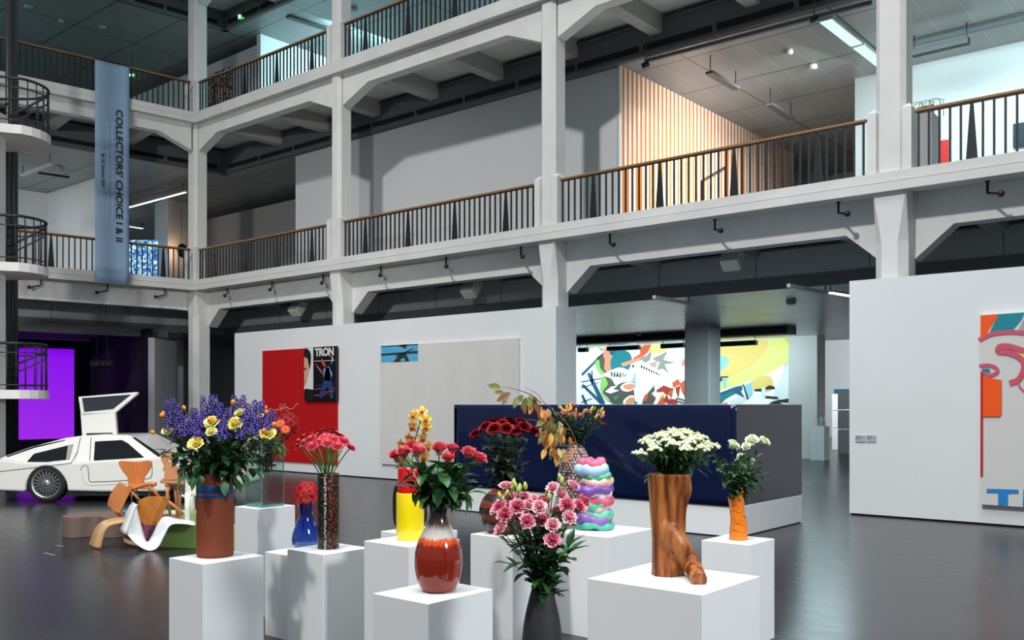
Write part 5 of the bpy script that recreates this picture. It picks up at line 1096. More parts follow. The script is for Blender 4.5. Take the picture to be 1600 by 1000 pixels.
for x, y, dd in ((366, 748, -.15), (350, 752, -.17), (378, 740, -.1), (310, 745, -.15), (290, 742, -.1), (395, 733, -.05), (272, 700, .0)):
    foliage('hanging_leaf_stem', 'leafy stem hanging over the rim of the rust brown vase', 'foliage', 'stems hanging over the rust brown vase', 'rust', atD(x, y, D+dd), 5, .10, .055, M_lfm if dd > -.12 else M_lf, bend=.9, droop=.6, start=root_of('rust', .9, .02))
# ---- gerberas in the square glass vase
def ger(name, c1, c2, R, cc='#7a5a1c', cr=.15): return daisy_mesh('bloom', R, 22, 2, R*cr, [petal_mat(name, c1, c2, R*.25, R), mat(name+'_eye', cc, .8), M_stem], .12, .36)
GR = ger('gerbera_red', '#5e0306', '#b4080e', .045, '#6a0a0a'); GD = ger('gerbera_deep', '#70060c', '#8f0a12', .045, '#2a0505'); GO = ger('gerbera_salmon', '#ea4a2c', '#f2785a', .04, '#c85a3a')
D = Dk('glass')
for x, y, dd, g, fx in ((440, 652, 0, 0, -.2), (447, 648, .1, 1, 0), (454, 651, .05, 1, .3), (461, 657, 0, 0, .8), (447, 657, -.05, 0, .1), (455, 661, -.04, 0, .5), (462, 668, -.02, 0, 1), (453, 677, -.05, 1, .9), (446, 681, .02, 1, .6), (458, 674, .03, 1, 1), (438, 662, -.12, 2, -.1), (446, 671, -.13, 2, .3), (435, 646, .02, 0, -.5), (441, 643, .08, 0, -.2)):
    p = atD(x, y, D+dd); nm = ('bright red', 'dark red', 'salmon orange')[g]
    flower('gerbera', nm+' gerbera in the square glass vase', 'gerbera', nm+' gerberas in the glass vase', 'glass', p, (GR, GD, GO)[g], -FW*.9+UP*.5+RT*fx, 1, .0035, M_stem, start=root_of('glass', .7, .30))
for i in range(16):
    x = 416+rnd.uniform(-22, 28); y = 690+rnd.uniform(-20, 10); p = atD(x, y, D+rnd.uniform(-.12, .12))
    foliage('green_stem', 'leafy green stem in the square glass vase', 'foliage', 'leafy stems in the glass vase', 'glass', p, 8, .08, .035, (M_lf, M_lfm)[i % 2], k0=.1, start=root_of('glass', .8, .26))
for x, y in ((440, 699), (436, 704), (396, 708), (410, 712)):
    foliage('hanging_leaf_stem', 'leafy stem drooping over the rim of the square glass vase', 'foliage', 'drooping stems at the glass vase', 'glass', atD(x, y, D-.1), 4, .08, .035, M_lfm, bend=.8, droop=.6, start=root_of('glass', .9, .02))
t = thing('curly_twig', 'thin curly bare twig rising from the square glass vase', 'twig', MOUTH['glass'][0]); bm = B()
for L_ in ([(412, 680), (418, 655), (424, 644), (433, 640), (440, 640), (447, 636), (452, 639), (458, 638), (463, 632), (466, 630)], [(420, 652), (424, 645), (429, 641), (434, 646), (441, 637), (446, 631)], [(440, 640), (437, 634), (441, 631)], [(424, 644), (420, 640), (424, 638)]): tube(bm, smooth_open([atD(x, y, D+.05) for x, y in L_], 4), .0028, 5)
obj('branches', bm, mat('twig_tan', '#9a8468', .8), t, world=True)
# ---- rose red gerberas with pale tips in the speckled cylinder
GP = daisy_mesh('bloom', .043, 26, 3, .012, [petal_mat('gerbera_rose', '#b01034', '#f08a9c', .028, .045), mat('gerbera_rose_eye', '#c8503a', .8), M_stem], .1, .42); D = Dk('speck')
for x, y, dd in ((468, 689, .02), (486, 684, -.08), (488, 695, -.13), (467, 696, .0), (498, 680, .06), (514, 677, .1), (512, 690, -.14), (524, 677, .04), (527, 695, -.13), (537, 687, -.08), (548, 698, -.02), (508, 682, -.06), (477, 682, .08), (520, 684, -.1), (532, 681, .08), (490, 679, .1), (505, 674, .12), (500, 688, -.1), (541, 690, .04), (476, 690, -.08), (517, 672, .18)):
    p = atD(x, y+1, D+dd); flower('gerbera', 'rose red gerbera with pale petal tips in the black speckled vase', 'gerbera', 'rose red gerberas in the speckled vase', 'speck', p, GP, out('speck', p, .75)-FW*.22, 1.15, .0042, M_stem, bend=.3)
# ---- red gerberas in the blue glass vase
GB = ger('gerbera_scarlet', '#6e0406', '#c40e12', .042, '#6a0a0a', .12); D = Dk('blue')
for x, y, dd, fx in ((468, 763, 0, -.5), (476, 758, .05, 0), (485, 759, .06, .3), (491, 766, .04, .8), (466, 773, -.03, -.8), (474, 771, -.09, -.2), (484, 768, -.09, .2), (470, 781, -.08, -.4), (479, 780, -.11, 0), (488, 777, -.08, .5), (480, 763, -.02, 0), (493, 774, .02, .9)):
    p = atD(x, y, D+dd); flower('gerbera', 'scarlet gerbera packed in the neck of the blue glass vase', 'gerbera', 'scarlet gerberas in the blue vase', 'blue', p, GB, -FW*.8+UP*.6+RT*fx, 1, .003, M_stem)
# ---- orchid in the yellow vase
M_orc = petal_mat('orchid_yellow', '#e8b53a', '#f0de5a', .004, .04); M_lip = mat('orchid_lip', '#a5502c', .5, var=.4, vscale=60); M_orc2 = mat('orchid_tan', '#e3b04a', .55, var=.15, vscale=30)
def orchid(m):
    bm = B()
    for k, (a, L, W) in enumerate(((90, .04, .032), (20, .038, .03), (160, .038, .03), (235, .038, .032), (305, .038, .032))): add_leaf(bm, (0, 0, .004), (cos(radians(a)), sin(radians(a)), .25), L, W, up=(0, 0, 1), curl=.25, fold=.35)
    ball(bm, (0, -.004, .016), .0095, 2, (1.05, .9, 1.1), mi=1); add_leaf(bm, (0, -.006, .014), (0, -.8, .7), .024, .022, up=(0, 0, 1), curl=.5, mi=1); return mesh_of(bm, 'bloom', [m, M_lip], recalc=False)
OA, OB = orchid(M_orc), orchid(M_orc2); D = Dk('yellow'); st = MOUTH['yellow'][0]-UP*.1
t = thing('orchid_stem', 'arching yellow cymbidium orchid stem in the red and yellow vase', 'orchid', st); pts = smooth_open([st]+[atD(x, y, D) for x, y in ((644, 720), (647, 695), (652, 675), (657, 658), (655, 647), (650, 644))], 4)
bm = B(); tube(bm, pts, .0042, 6); obj('stem', bm, M_stem, t, world=True)
for x, y, dd, g, fx, fz in ((647, 650, -.02, 1, -.4, .2), (659.5, 644.5, -.02, 1, .1, .5), (665, 656, -.05, 0, .2, .1), (665.5, 667, -.06, 0, .2, -.1), (646, 666, -.04, 1, -.7, -.2), (641.5, 685, -.03, 1, -.5, -.5), (659.5, 683, -.03, 1, .8, -.5), (667, 697, -.02, 1, .8, -.5), (629, 695, -.02, 1, -.7, -.4), (622, 714, -.04, 1, -.6, -.7), (629, 721, -.06, 1, -.3, -.6), (636, 700, 0, 1, -.6, -.3), (662, 712, .02, 1, .6, -.6)):
    p = atD(x, y, D+dd); n0 = min(pts, key=lambda q: (q-p).length); bm = B(); tube(bm, stem_pts(n0, p, .1, 4), .0016, 4); obj('flower_stalk', bm, M_stem, t, world=True)
    inst('bloom', OA if g == 0 else OB, t, p-st, axes((0, 0, 0), RT-FW*.01, (UP+FW*.2*fz)).to_quaternion() @ Quaternion((1, 0, 0), pi*0) @ Quaternion((0, 1, 0), fx*.8) @ Quaternion((1, 0, 0), -fz*.6), 1.12)
# ---- salmon pink roses in the red glazed vase
M_sr = petal_mat('salmon_rose', '#e4727a', '#d8304c', .004, .028); SR = [rose_mesh('bloom', .027, [M_sr, M_sep], .72, .02, 5, s, 1.25) for s in (5, 6)]; M_sr2 = petal_mat('salmon_rose_pale', '#e88a84', '#d9506a', .004, .03); SR2 = rose_mesh('bloom', .030, [M_sr2, M_sep], .78, .02, 5, 8, 1.1)
D = Dk('red')
for x, y, dd, g, fx in ((632, 704, -.06, 2, -.2), (651, 702, -.1, 2, .4), (645, 695, .0, 0, 0), (622, 709, .04, 0, -.7), (686.5, 698, -.03, 1, 0), (706, 699, .06, 0, .2), (700, 714, -.14, 0, .1), (732.5, 705, .0, 2, .1), (745, 713, -.06, 2, .8)):
    p = atD(x, y+11, D+dd); flower('salmon_rose', 'salmon pink rose in the red glazed vase', 'rose', 'salmon pink roses in the red glazed vase', 'red', p, SR2 if g == 2 else SR[g], UP-FW*.25+RT*fx*.6, 1.32, .0032, M_stemd, (8, .085, .045, M_lfm, .3, .93), bend=.25)
for i in range(26):
    a = rnd.uniform(0, 2*pi); q = rnd.uniform(.35, 1); x = 684+cos(a)*58*q; y = 752+rnd.uniform(-32, 30)*q; p = atD(x, min(y, 782), D+sin(a)*.2*q)
    foliage('green_stem', 'glossy leafy green stem in the red glazed vase', 'foliage', 'leafy stems in the red glazed vase', 'red', p, 9, .10, .058, (M_lfm, M_lf, M_lfm)[i % 3], droop=.2, k0=.15, start=root_of('red', .8, .04))
# ---- dark red roses in the round wooden vase
M_dr = petal_mat('dark_red_rose', '#2e0104', '#84060f', .002, .040); DR = [rose_mesh('bloom', .040, [M_dr, M_lfd], 1.0, .05, 6, s, .85) for s in (11, 12, 13)]; D = Dk('wood')
for x, y, dd in ((745, 676, 0), (761, 664, -.02), (773, 667, -.12), (778, 657, .05), (791, 667, -.13), (795, 656, .06), (805, 670, -.1), (813, 658, .02), (818, 664, -.08), (832, 671, -.02), (767, 658, .1), (800, 661, .12), (785, 661, -.02)):
    p = atD(x, y+6, D+dd); flower('dark_red_rose', 'dark red rose in the round wooden vase', 'rose', 'dark red roses in the round wooden vase', 'wood', p, DR[rnd.randint(0, 2)], out('wood', p, .5)-FW*.35, 1, .0032, M_stemd, (7, .06, .038, M_lfd, .3, .92), bend=.3)
M_lfk = mat('leaf_dusky', '#3c4a3a', .45, var=.4, vscale=12)
for i in range(28):
    a = rnd.uniform(0, 2*pi); q = rnd.uniform(.3, 1); x = 790+cos(a)*40*q; y = 708+rnd.uniform(-32, 34)*q; p = atD(x, y, D+sin(a)*.16*q)
    foliage('rose_leaf_stem', 'dusky green rose foliage in the round wooden vase', 'foliage', 'rose foliage in the round wooden vase', 'wood', p, 10, .075, .056, (M_lfk, M_lfd)[i % 2], droop=.3, k0=.12)
# ---- lilies and dry branch in the woven egg vase
D = Dk('egg'); M_bud = petal_mat('lily_bud', '#7a8a2c', '#e0a63a', .0, .05, 'Z'); bm = B(); lathe(bm, [(.003, 0), (.0085, .012), (.011, .03), (.009, .048), (.003, .062)], 8, cap1=True); BUD = mesh_of(bm, 'bud', M_bud)
bm = B(); lathe(bm, [(.002, 0), (.006, .008), (.007, .02), (.002, .036)], 7, cap1=True); GBUD = mesh_of(bm, 'bud', mat('bud_green', '#6f9a3a', .5))
bm = B()
for k in range(6): add_leaf(bm, (0, 0, 0), (cos(k*1.047), sin(k*1.047), 1.2), .05, .02, curl=.5)
LIL = mesh_of(bm, 'bloom', petal_mat('lily_orange', '#e8a02c', '#e0703a', 0, .05, 'Z'), recalc=False)
for x, y, g in ((881, 640, 0), (888, 637, 0), (888, 645, 0), (900, 641, 0), (899, 650, 0), (911.5, 643, 0), (923.5, 638, 0), (939, 640, 0), (931, 649, 0), (941, 646, 0), (885, 655, 0), (863, 636, 1), (873, 632, 1), (884, 633, 1), (930, 634, 1), (866, 642, 1), (935, 638, 1), (892, 634, 0), (878, 637, 0), (885, 636, 2), (942, 655, 2)):
    p = atD(x, y+3, D+rnd.uniform(-.1, .1)); d = out('egg', p, .5); flower('lily', ('yellow lily bud', 'small green bud', 'opening orange lily')[g]+' in the woven egg vase', 'lily', ('yellow lily buds', 'small green buds', 'orange lilies')[g]+' in the woven egg vase', 'egg', p-d.normalized()*.03, (BUD, GBUD, LIL)[g], d, 1.1, .002, M_stemd, (7, .055, .014, M_lf, .35, .95), bloom='bloom' if g == 2 else 'bud')
M_pkc = mat('wax_pink', '#c8707c', .5, var=.2, vscale=80); bm = B(); q = random.Random(3)
for k in range(22): ball(bm, (q.gauss(0, .012), q.gauss(0, .012), q.gauss(.01, .008)), .0055, 1)
PKC = mesh_of(bm, 'blossom_cluster', M_pkc)
for x, y in ((880, 646), (907, 650), (917, 643), (939, 650), (884, 644), (895, 648), (896, 633)): flower('wax_flower', 'cluster of tiny pink blossoms between the lily buds', 'flower', 'pink blossom clusters in the woven egg vase', 'egg', atD(x, y, D-.1), PKC, UP, 1, .002, M_stemd, (6, .04, .012, M_lf, .3, .9), bloom='blossom_cluster')
for i in range(16):
    x = 899+rnd.uniform(-38, 38); y = 650+rnd.uniform(0, 26)-abs(x-899)*.1; foliage('green_stem', 'fine dark green stem in the woven egg vase', 'foliage', 'fine green stems in the woven egg vase', 'egg', atD(x, y, D+rnd.uniform(-.12, .12)), 30, .05, .02, (M_lf, M_lfd)[i % 2], k0=.1)
t = thing('dry_branch', 'long arching dry branch with tan, olive and orange leaves', 'branch', atD(912, 722, D-.16)); DB = D-.16
def brs(L_): return smooth_open([atD(x, y, DB+k) for x, y, k in L_], 5)
bm = B(); BR = [brs([(912, 722, 0), (905, 705, 0), (899, 688, -.01), (892, 672, -.02), (880, 655, -.02), (865, 641, -.03), (850, 629, -.03), (840, 616, -.02), (830, 610, 0), (820, 606, .02)]), brs([(845, 630, -.03), (832, 618, -.03), (815, 611, -.02), (800, 607, 0), (785, 604, 0)]), brs([(900, 690, -.01), (885, 697, -.04), (870, 695, -.05), (862, 692, -.05)]), brs([(885, 697, -.04), (877, 690, -.05), (872, 681, -.05), (868, 670, -.05)]), brs([(892, 672, -.02), (880, 668, -.04), (872, 660, -.05)]), brs([(848, 668, .0), (842, 660, 0), (832, 656, 0), (822, 656, 0)])]
for b_ in BR: tube(bm, b_, [.0055*(1-.75*i/len(b_)) for i in range(len(b_))], 5)
obj('twigs', bm, M_stemb, t, world=True)
LM = [mat('dry_leaf_'+n_, c_, .6, var=.25, vscale=40) for n_, c_ in (('tan', '#b9a06c'), ('olive', '#8c8a4c'), ('orange', '#c9803a'), ('pink', '#c99a80'), ('ochre', '#c79a48'))]
bm = B()
for x, y, a, L, mi in ((783, 606, 170, 19, 1), (788, 614, 175, 14, 1), (798, 613, 215, 22, 3), (793, 622, 230, 12, 1), (808, 620, 255, 16, 1), (818, 617, 225, 18, 1), (822, 620, 250, 18, 1), (829, 617, 262, 17, 1), (834, 618, 280, 18, 1), (821, 629, 265, 16, 2), (831, 632, 255, 14, 2), (839, 628, 280, 18, 2), (846, 635, 260, 18, 3), (851, 640, 275, 16, 2), (855, 638, 290, 14, 3), (848, 640, 265, 12, 2), (860, 648, 290, 14, 2), (862, 655, 250, 18, 1), (856, 653, 240, 20, 0), (866, 660, 265, 24, 1), (874, 658, 280, 18, 0), (873, 668, 275, 18, 4), (878, 665, 285, 16, 4), (858, 665, 255, 20, 4), (851, 672, 250, 18, 0), (861, 676, 265, 18, 4), (855, 680, 250, 16, 2), (868, 676, 268, 20, 1), (847, 682, 245, 12, 0), (866, 686, 268, 16, 2), (876, 684, 270, 10, 0), (880, 680, 275, 12, 2), (890, 682, 280, 12, 2), (853, 700, 250, 16, 4), (862, 700, 265, 16, 1), (867, 700, 272, 18, 2), (876, 702, 255, 24, 4), (880, 700, 275, 18, 0), (872, 700, 290, 14, 0), (893, 700, 265, 12, 2), (889, 712, 240, 10, 2), (842, 662, 40, 14, 1), (852, 655, 215, 16, 0), (846, 668, 240, 14, 1), (870, 690, 235, 16, 2), (850, 645, 280, 12, 2), (858, 692, 240, 12, 2)):
    p = atD(x, y, DB+rnd.uniform(-.05, .04)); d = RT*cos(radians(a))+UP*sin(radians(a))+FW*rnd.uniform(-.35, .35); s = FPX/DB
    add_leaf(bm, p, d, L/s*1.22, L/s*.58, up=-FW+RT*rnd.uniform(-.8, .8), curl=rnd.uniform(-.1, .25), fold=.3, mi=mi)
obj('dry_leaves', bm, LM, t, world=True, recalc=False)
# ---- pink lisianthus in the dark vase
M_li = petal_mat('lisianthus_pink', '#cf5470', '#e48ea2', .004, .028); M_lip2 = petal_mat('lisianthus_pale', '#de8496', '#efbcc4', .003, .026); LI = [rose_mesh('bloom', .0245, [M_li, M_lfm], .95, .12, 4, s, 1.0) for s in (21, 22)]; LP = rose_mesh('bloom', .025, [M_lip2, M_lfm], .9, .08, 4, 23, .95)
bm = B(); lathe(bm, [(.002, 0), (.008, .006), (.0095, .016), (.006, .028), (.001, .034)], 8, cap1=True); LB = mesh_of(bm, 'bud', mat('lisianthus_bud', '#a6b25c', .5)); D = Dk('dark')
for x, y, dd, g, fx, fy in ((791, 760, 0, 2, 0, .2), (786, 825, -.16, 2, -.8, .7), (789.4, 802, -.14, 1, -.2, 1), (784, 790, -.05, 0, -.6, .5), (808, 790, -.12, 0, .1, .9), (823, 813, -.18, 0, .1, 1), (842.5, 791, -.16, 2, 0, .8), (818, 778, .02, 0, 0, .6), (827, 788, -.03, 2, 0, .6), (863, 819, -.17, 2, .1, .9), (862.5, 842, -.19, 0, .1, 1.0), (885, 787, -.12, 1, .1, .9), (888, 807, -.15, 2, .2, .9), (901, 789, -.06, 0, .6, .5), (908, 781, 0, 0, .8, .3), (892, 758, .02, 2, .6, .3), (864, 762, .05, 2, 0, .5), (875, 771, .02, 2, .3, .6), (833, 781, .06, 2, 0, .5), (848, 811, .02, 0, 0, .8), (799, 776, .06, 2, -.2, .4), (848, 783, .05, 0, 0, .5), (869, 800, .08, 0, .1, .6), (806, 805, .06, 0, -.2, .6), (797, 812, .05, 0, -.3, .6), (779, 795, .05, 2, -.7, .3), (834, 795, .08, 1, 0, .6)):
    p = atD(x, y+5, D+dd); flower('lisianthus', 'pale pink lisianthus in the dark grey vase' if g == 2 else 'strong pink lisianthus in the dark grey vase', 'lisianthus', ('pale' if g == 2 else 'strong')+' pink lisianthus in the dark vase', 'dark', p, LP if g == 2 else LI[g], -FW*fy+UP*.75+RT*fx, 1.15, .0024, M_stemd, (5, .07, .032, M_lf, .2, .8), bend=.32)
for x, y, dd in ((782.5, 781, -.05), (791, 778, -.06), (799, 770, -.02), (801, 760, 0), (806, 764, -.04), (809, 772, -.1), (821, 766, -.03), (876, 758, -.05), (876, 752, 0), (812, 768, .03), (858, 783, -.1), (790, 783, .05), (855, 776, .05)):
    flower('lisianthus_bud', 'green closed lisianthus bud above the pink blooms', 'lisianthus', 'green lisianthus buds in the dark vase', 'dark', atD(x, y, D+dd), LB, UP+RT*rnd.uniform(-.3, .3), 1.15, .002, M_stemd, (4, .05, .018, M_lfm, .4, .95), bloom='bud', bend=.32)
for i in range(14):
    x = 846+rnd.uniform(-50, 50); y = 855+rnd.uniform(-45, 35); foliage('green_stem', 'leafy green stem low in the dark grey vase', 'foliage', 'leafy stems in the dark grey vase', 'dark', atD(x, y, D+rnd.uniform(-.16, .1)), 7, .10, .05, (M_lf, M_lfm)[i % 2], k0=.2, bend=.4, droop=.1)
for x, y in ((800, 883), (886, 866), (893, 862)):
    t = foliage('broad_leaf_stem', 'broad leaf reaching sideways low in the dark grey vase', 'foliage', 'broad low leaves in the dark grey vase', 'dark', atD(x, y, D-.1), 1, .1, .05, M_lfm, k0=.8, bend=.5)
# ---- white chrysanthemums in the log vase: each spray carries a dozen blooms
M_wp = petal_mat('daisy_white', '#eef0c8', '#f6f8f0', .002, .011); CH = daisy_mesh('bloom', .0125, 13, 2, .0042, [M_wp, mat('daisy_eye', '#cfd07a', .7), M_stem], .1, .5, .12, 2); D = Dk('log'); mc = MOUTH['log'][0]; s = FPX/D
heads = []
for i in range(26):
    a = i*2.399; q = sqrt((i+.5)/26); cxp = 1059+cos(a)*60*q; dz = sin(a)*.20*q; yt = 668+34*((cxp-1057)/70)**2+(6*q*q if dz < 0 else 0)+(-dz if dz < 0 else 0)*95
    hub = atD(cxp, yt+13, D+dz); st = root_of('log', .9, .04); t = thing('chrysanthemum_spray', 'white small flowered chrysanthemum spray in the log vase', 'chrysanthemum', st, 'white chrysanthemum sprays in the log vase'); pts = stem_pts(st, hub, .3, 6); bm = B(); tube(bm, pts, .0025, 4)
    lv = B()
    for j in range(13):
        b = j*2.4+i; r = .036*sqrt((j+.5)/13)*1.15; e = hub+V((cos(b)*r, sin(b)*r, .035-.6*r+rnd.uniform(-.008, .008)))+(hub-mc).normalized()*.008
        tube(bm, [hub-UP*.03, hub.lerp(e, .5)-UP*.006, e-UP*.004], .0011, 3, caps=False)
        o_ = inst('bloom', CH, t, e-st, aim((e-hub)*12+UP*.55+(hub-mc)*1.2-FW*.35) @ Quaternion((0, 0, 1), rnd.random()*6), rnd.uniform(.8, 1.12))
    obj('stem', bm, M_stem, t, world=True)
    for j in range(44):
        k = rnd.uniform(.2, 1.0)*6; jj = min(5, int(k)); p = pts[jj].lerp(pts[jj+1], k-jj); b = rnd.uniform(0, 6.28); add_leaf(lv, p, (cos(b), sin(b), rnd.uniform(.1, 1.2)), rnd.uniform(.035, .07), .018, n=3)
    obj('leaves', lv, M_lf if i % 3 else M_lfm, t, world=True, recalc=False)
for i in range(30):
    a = i*2.399; q = sqrt((i+.5)/30); x = 1056+cos(a)*54*q; y = 703+14*q*q+sin(a)*6; foliage('green_stem', 'fine leafy green stem under the white chrysanthemums', 'foliage', 'fine leafy stems in the log vase', 'log', atD(x, y, D+sin(a)*.17*q), 26, .05, .02, (M_lf, M_lfm)[i % 2], k0=.1, start=root_of('log', .9, .03))
for x, y in ((1015, 745), (1096, 738), (1102, 732)): foliage('hanging_leaf_stem', 'grey green leaf stem hanging out of the log vase', 'foliage', 'leaf stems at the log vase rim', 'log', atD(x, y, D-.06), 4, .05, .024, M_lfg, bend=.6, droop=.4, start=root_of('log', .9, .02))
# ---- white roses in the orange clay vase
M_wr = petal_mat('white_rose', '#cfd39a', '#eef0dc', .002, .03); WR = [rose_mesh('bloom', .034, [M_wr, M_lfg], .85, .03, 5, s, 1.0) for s in (31, 32)]; D = Dk('orange')
for x, y, dd, sc, fx in ((1142, 694, -.04, 1.12, .6), (1175, 687, -.02, 1.1, -.2), (1191, 688, .02, 1.0, .5), (1167, 695, -.08, .8, -.4), (1157, 707, .05, .45, -.5), (1174, 714, -.06, .4, .1)):
    p = atD(x, y+6, D+dd); flower('white_rose', 'greenish white rose in the orange clay vase', 'rose', 'white roses in the orange clay vase', 'orange', p, WR[0 if fx > 0 else 1], UP*.8-FW*.5+RT*fx, sc*1.12, .003, M_stemd, (7, .055, .032, M_lfg, .3, .93))
for i in range(32):
    a = rnd.uniform(0, 2*pi); q = rnd.uniform(.3, 1); x = 1150+cos(a)*44*q; y = 733+rnd.uniform(-30, 30)*q; foliage('rose_leaf_stem', 'grey green rose foliage in the orange clay vase', 'foliage', 'rose foliage in the orange clay vase', 'orange', atD(x, y, D+sin(a)*.16*q), 8, .065, .042, (M_lfg, M_lfm, M_lf)[i % 3], k0=.15, droop=.1)
# ================================================================ THE WHITE CAR
M_car = mat('car_white', '#d6d5cf', .22, coat=.6); M_cgl = mat('car_glass', '#0c0d12', .06, spec=.8); M_tyre = mat('tyre', '#121213', .75); M_rim = mat('rim_silver', '#a9abad', .28, metal=.85); M_seam = mat('seam_dark', '#2a2a2a', .6); M_trim = mat('car_trim', '#17181a', .5)
CD = 15.62; CS = FPX/CD; co = atD(72, 785, CD); co.z = 0
car = thing('gullwing_car', 'low white gullwing sports car with its far door raised, on the left', 'car', co, None, TH)
W = 1.72
def cq(px, py): return ((px-72)/CS, (785-py)/CS)
def arc(cx_, cy_, r, n=14): return [(cx_+r*cos(a), cy_-r*sin(a)) for a in [pi*(-.03+1.06*k/n) for k in range(n+1)]]
low = [(-22, 766), (-27, 745), (-25, 724), (-8, 717), (40, 722), (110, 722), (250, 713.5), (284, 721), (330, 733), (366, 748), (371, 757), (369, 764), (345, 768)]+arc(296, 764, 31)+[(255, 768), (160, 768.5)]+arc(72, 764, 32.5)+[(36, 768)]
bm = B(); prism(bm, [(cq(x, y)[0], 0, cq(x, y)[1]) for x, y in low], (0, W, 0))
for v in bm.verts: # tumblehome and shoulder
    k = max(0, .42-v.co.z)*.10+max(0, v.co.z-.5)*.08+(.16*max(0, v.co.x-2.2))**1.0+max(0, -.55-v.co.x)*.25
    pass
obj('body', bm, M_car, car, bevel=.045, seg=3)
def inset(z): return .07+max(0, z-.62)*.42
top = [(-8, 718), (4, 712), (40, 698.5), (90, 685), (115, 681.5), (135, 680.3), (188, 680), (196, 683), (250, 713), (258, 724), (120, 727), (30, 729)]
bm = B(); a = []; b_ = []
for x, y in top: u, z = cq(x, y); a.append(bm.verts.new((u, inset(z), z))); b_.append(bm.verts.new((u, W-inset(z), z)))
n = len(a); bm.faces.new(a); bm.faces.new(b_[::-1])
for i in range(n): bm.faces.new([a[i], b_[i], b_[(i+1) % n], a[(i+1) % n]])
obj('cabin', bm, M_car, car, bevel=.02)
def pane(name, pts, m, off=.006, th=.02, par=None):
    bm = B(); prism(bm, [(cq(x, y)[0], inset(cq(x, y)[1])-off, cq(x, y)[1]) for x, y in pts], (0, th, 0)); return obj(name, bm, m, par or car, bevel=.003, seg=1)
w1 = pane('side_window', [(138.5, 690.5), (181, 688.2), (191, 693), (226, 719), (226, 721.5), (142.5, 722.5)], M_cgl)
w2 = pane('quarter_window', [(35, 725.5), (46, 709.5), (105, 694.5), (103.5, 718.5)], M_cgl)
pane('window_frame', [(97, 697), (105.5, 694.5), (104, 718.5), (98.5, 719)], mat('car_grey_trim', '#8c8c88', .5), .009, .01)
pane('windscreen', [(196.5, 684.5), (201, 684), (250, 713), (243, 714.5)], M_cgl, .004); pane('rear_screen', [(4, 715.5), (45, 700.5), (90, 689.5), (92, 687.5), (45, 697.5), (4, 713)], M_cgl, .004)
def seam(pts, w=.006):
    bm = B(); P_ = []
    for x, y in pts:
        u, z = cq(x, y); P_.append((u, (inset(z) if z > .68 else 0)-.001, z))
    tube(bm, P_, w, 5); return bm
for nm, pts in (('door_seam', smooth_open([V((x, y, 0)) for x, y in ((131, 684), (134, 705), (138, 735), (140, 751), (150, 752.5), (190, 751), (228, 748), (236, 745), (238, 734), (237, 724))], 4)), ('tail_seam', [V((x, y, 0)) for x, y in ((114.5, 684), (114, 706), (111, 723.5), (60, 730), (0, 736.5), (-24, 739))])):
    obj(nm, seam([(p.x, p.y) for p in pts]), M_seam, car)
bm = B()
obj('side_vent', seam([(p.x, p.y) for p in smooth_open([V((x, y, 0)) for x, y in ((136, 726), (130, 727), (127, 731), (126.5, 734))], 4)], .012), mat('vent_shadow', '#bdbab2', .4), car)
obj('sill_line', seam([(p.x, p.y) for p in smooth_open([V((x, y, 0)) for x, y in ((128, 738), (130, 750), (138, 757), (155, 757.5), (232, 753))], 4)], .007), mat('vent_shadow', '#bdbab2', .4), car)
bm = B(); box(bm, cq(42, 0)[0]+.6, cq(258, 0)[0], .12, W-.12, .1, .3); box(bm, cq(110, 0)[0], cq(120, 0)[0], .1, W-.1, .1, .2); obj('underbody', bm, M_trim, car)
bm = B(); box(bm, cq(-20, 0)[0], cq(345, 0)[0], .3, W-.3, .16, .6); obj('wheel_well', bm, M_black, car)
bm = B(); ball(bm, (cq(368, 757)[0]-.03, .3, cq(0, 757)[1]), .05, 1, (1, 2, .7)); obj('front_lamp', bm, mat('lamp_white', '#d8d8d8', .3), car)
def wheel(px, y0, nm='wheel'):
    u = cq(px, 0)[0]; R0 = 29.8/CS; bm = B(); lathe(bm, [(R0*.74, 0), (R0*.8, -.012), (R0*.95, -.006), (R0, .02), (R0, .18), (R0*.95, .2), (R0*.7, .2)], 40, cap0=False, cap1=True); M = Matrix.Translation((u, y0, R0)) @ Matrix.Rotation(-pi/2, 4, 'X'); xf(bm, M); w = obj('wheel', bm, M_tyre, car)
    bm = B(); lathe(bm, [(R0*.76, -.006), (R0*.72, -.004), (R0*.66, .03), (R0*.64, .09)], 40, cap0=False); lathe(bm, [(.02, -.012), (R0*.17, -.01), (R0*.2, .02)], 20)
    for k in range(20):
        for s in (-1, 1):
            a = 2*pi*k/20; bq = a+s*.30; bar(bm, (R0*.18*cos(a), R0*.18*sin(a), .006), (R0*.67*cos(bq), R0*.67*sin(bq), .012), .010, .012, up=(0, 0, 1))
    xf(bm, M); obj('rim', bm, M_rim, w); bm = B(); lathe(bm, [(.001, .06), (R0*.66, .062)], 30, cap0=False); xf(bm, M); obj('brake_shadow', bm, M_trim, w)
wheel(72, .0); wheel(296, .0); wheel(72, W-.2); wheel(296, W-.2)
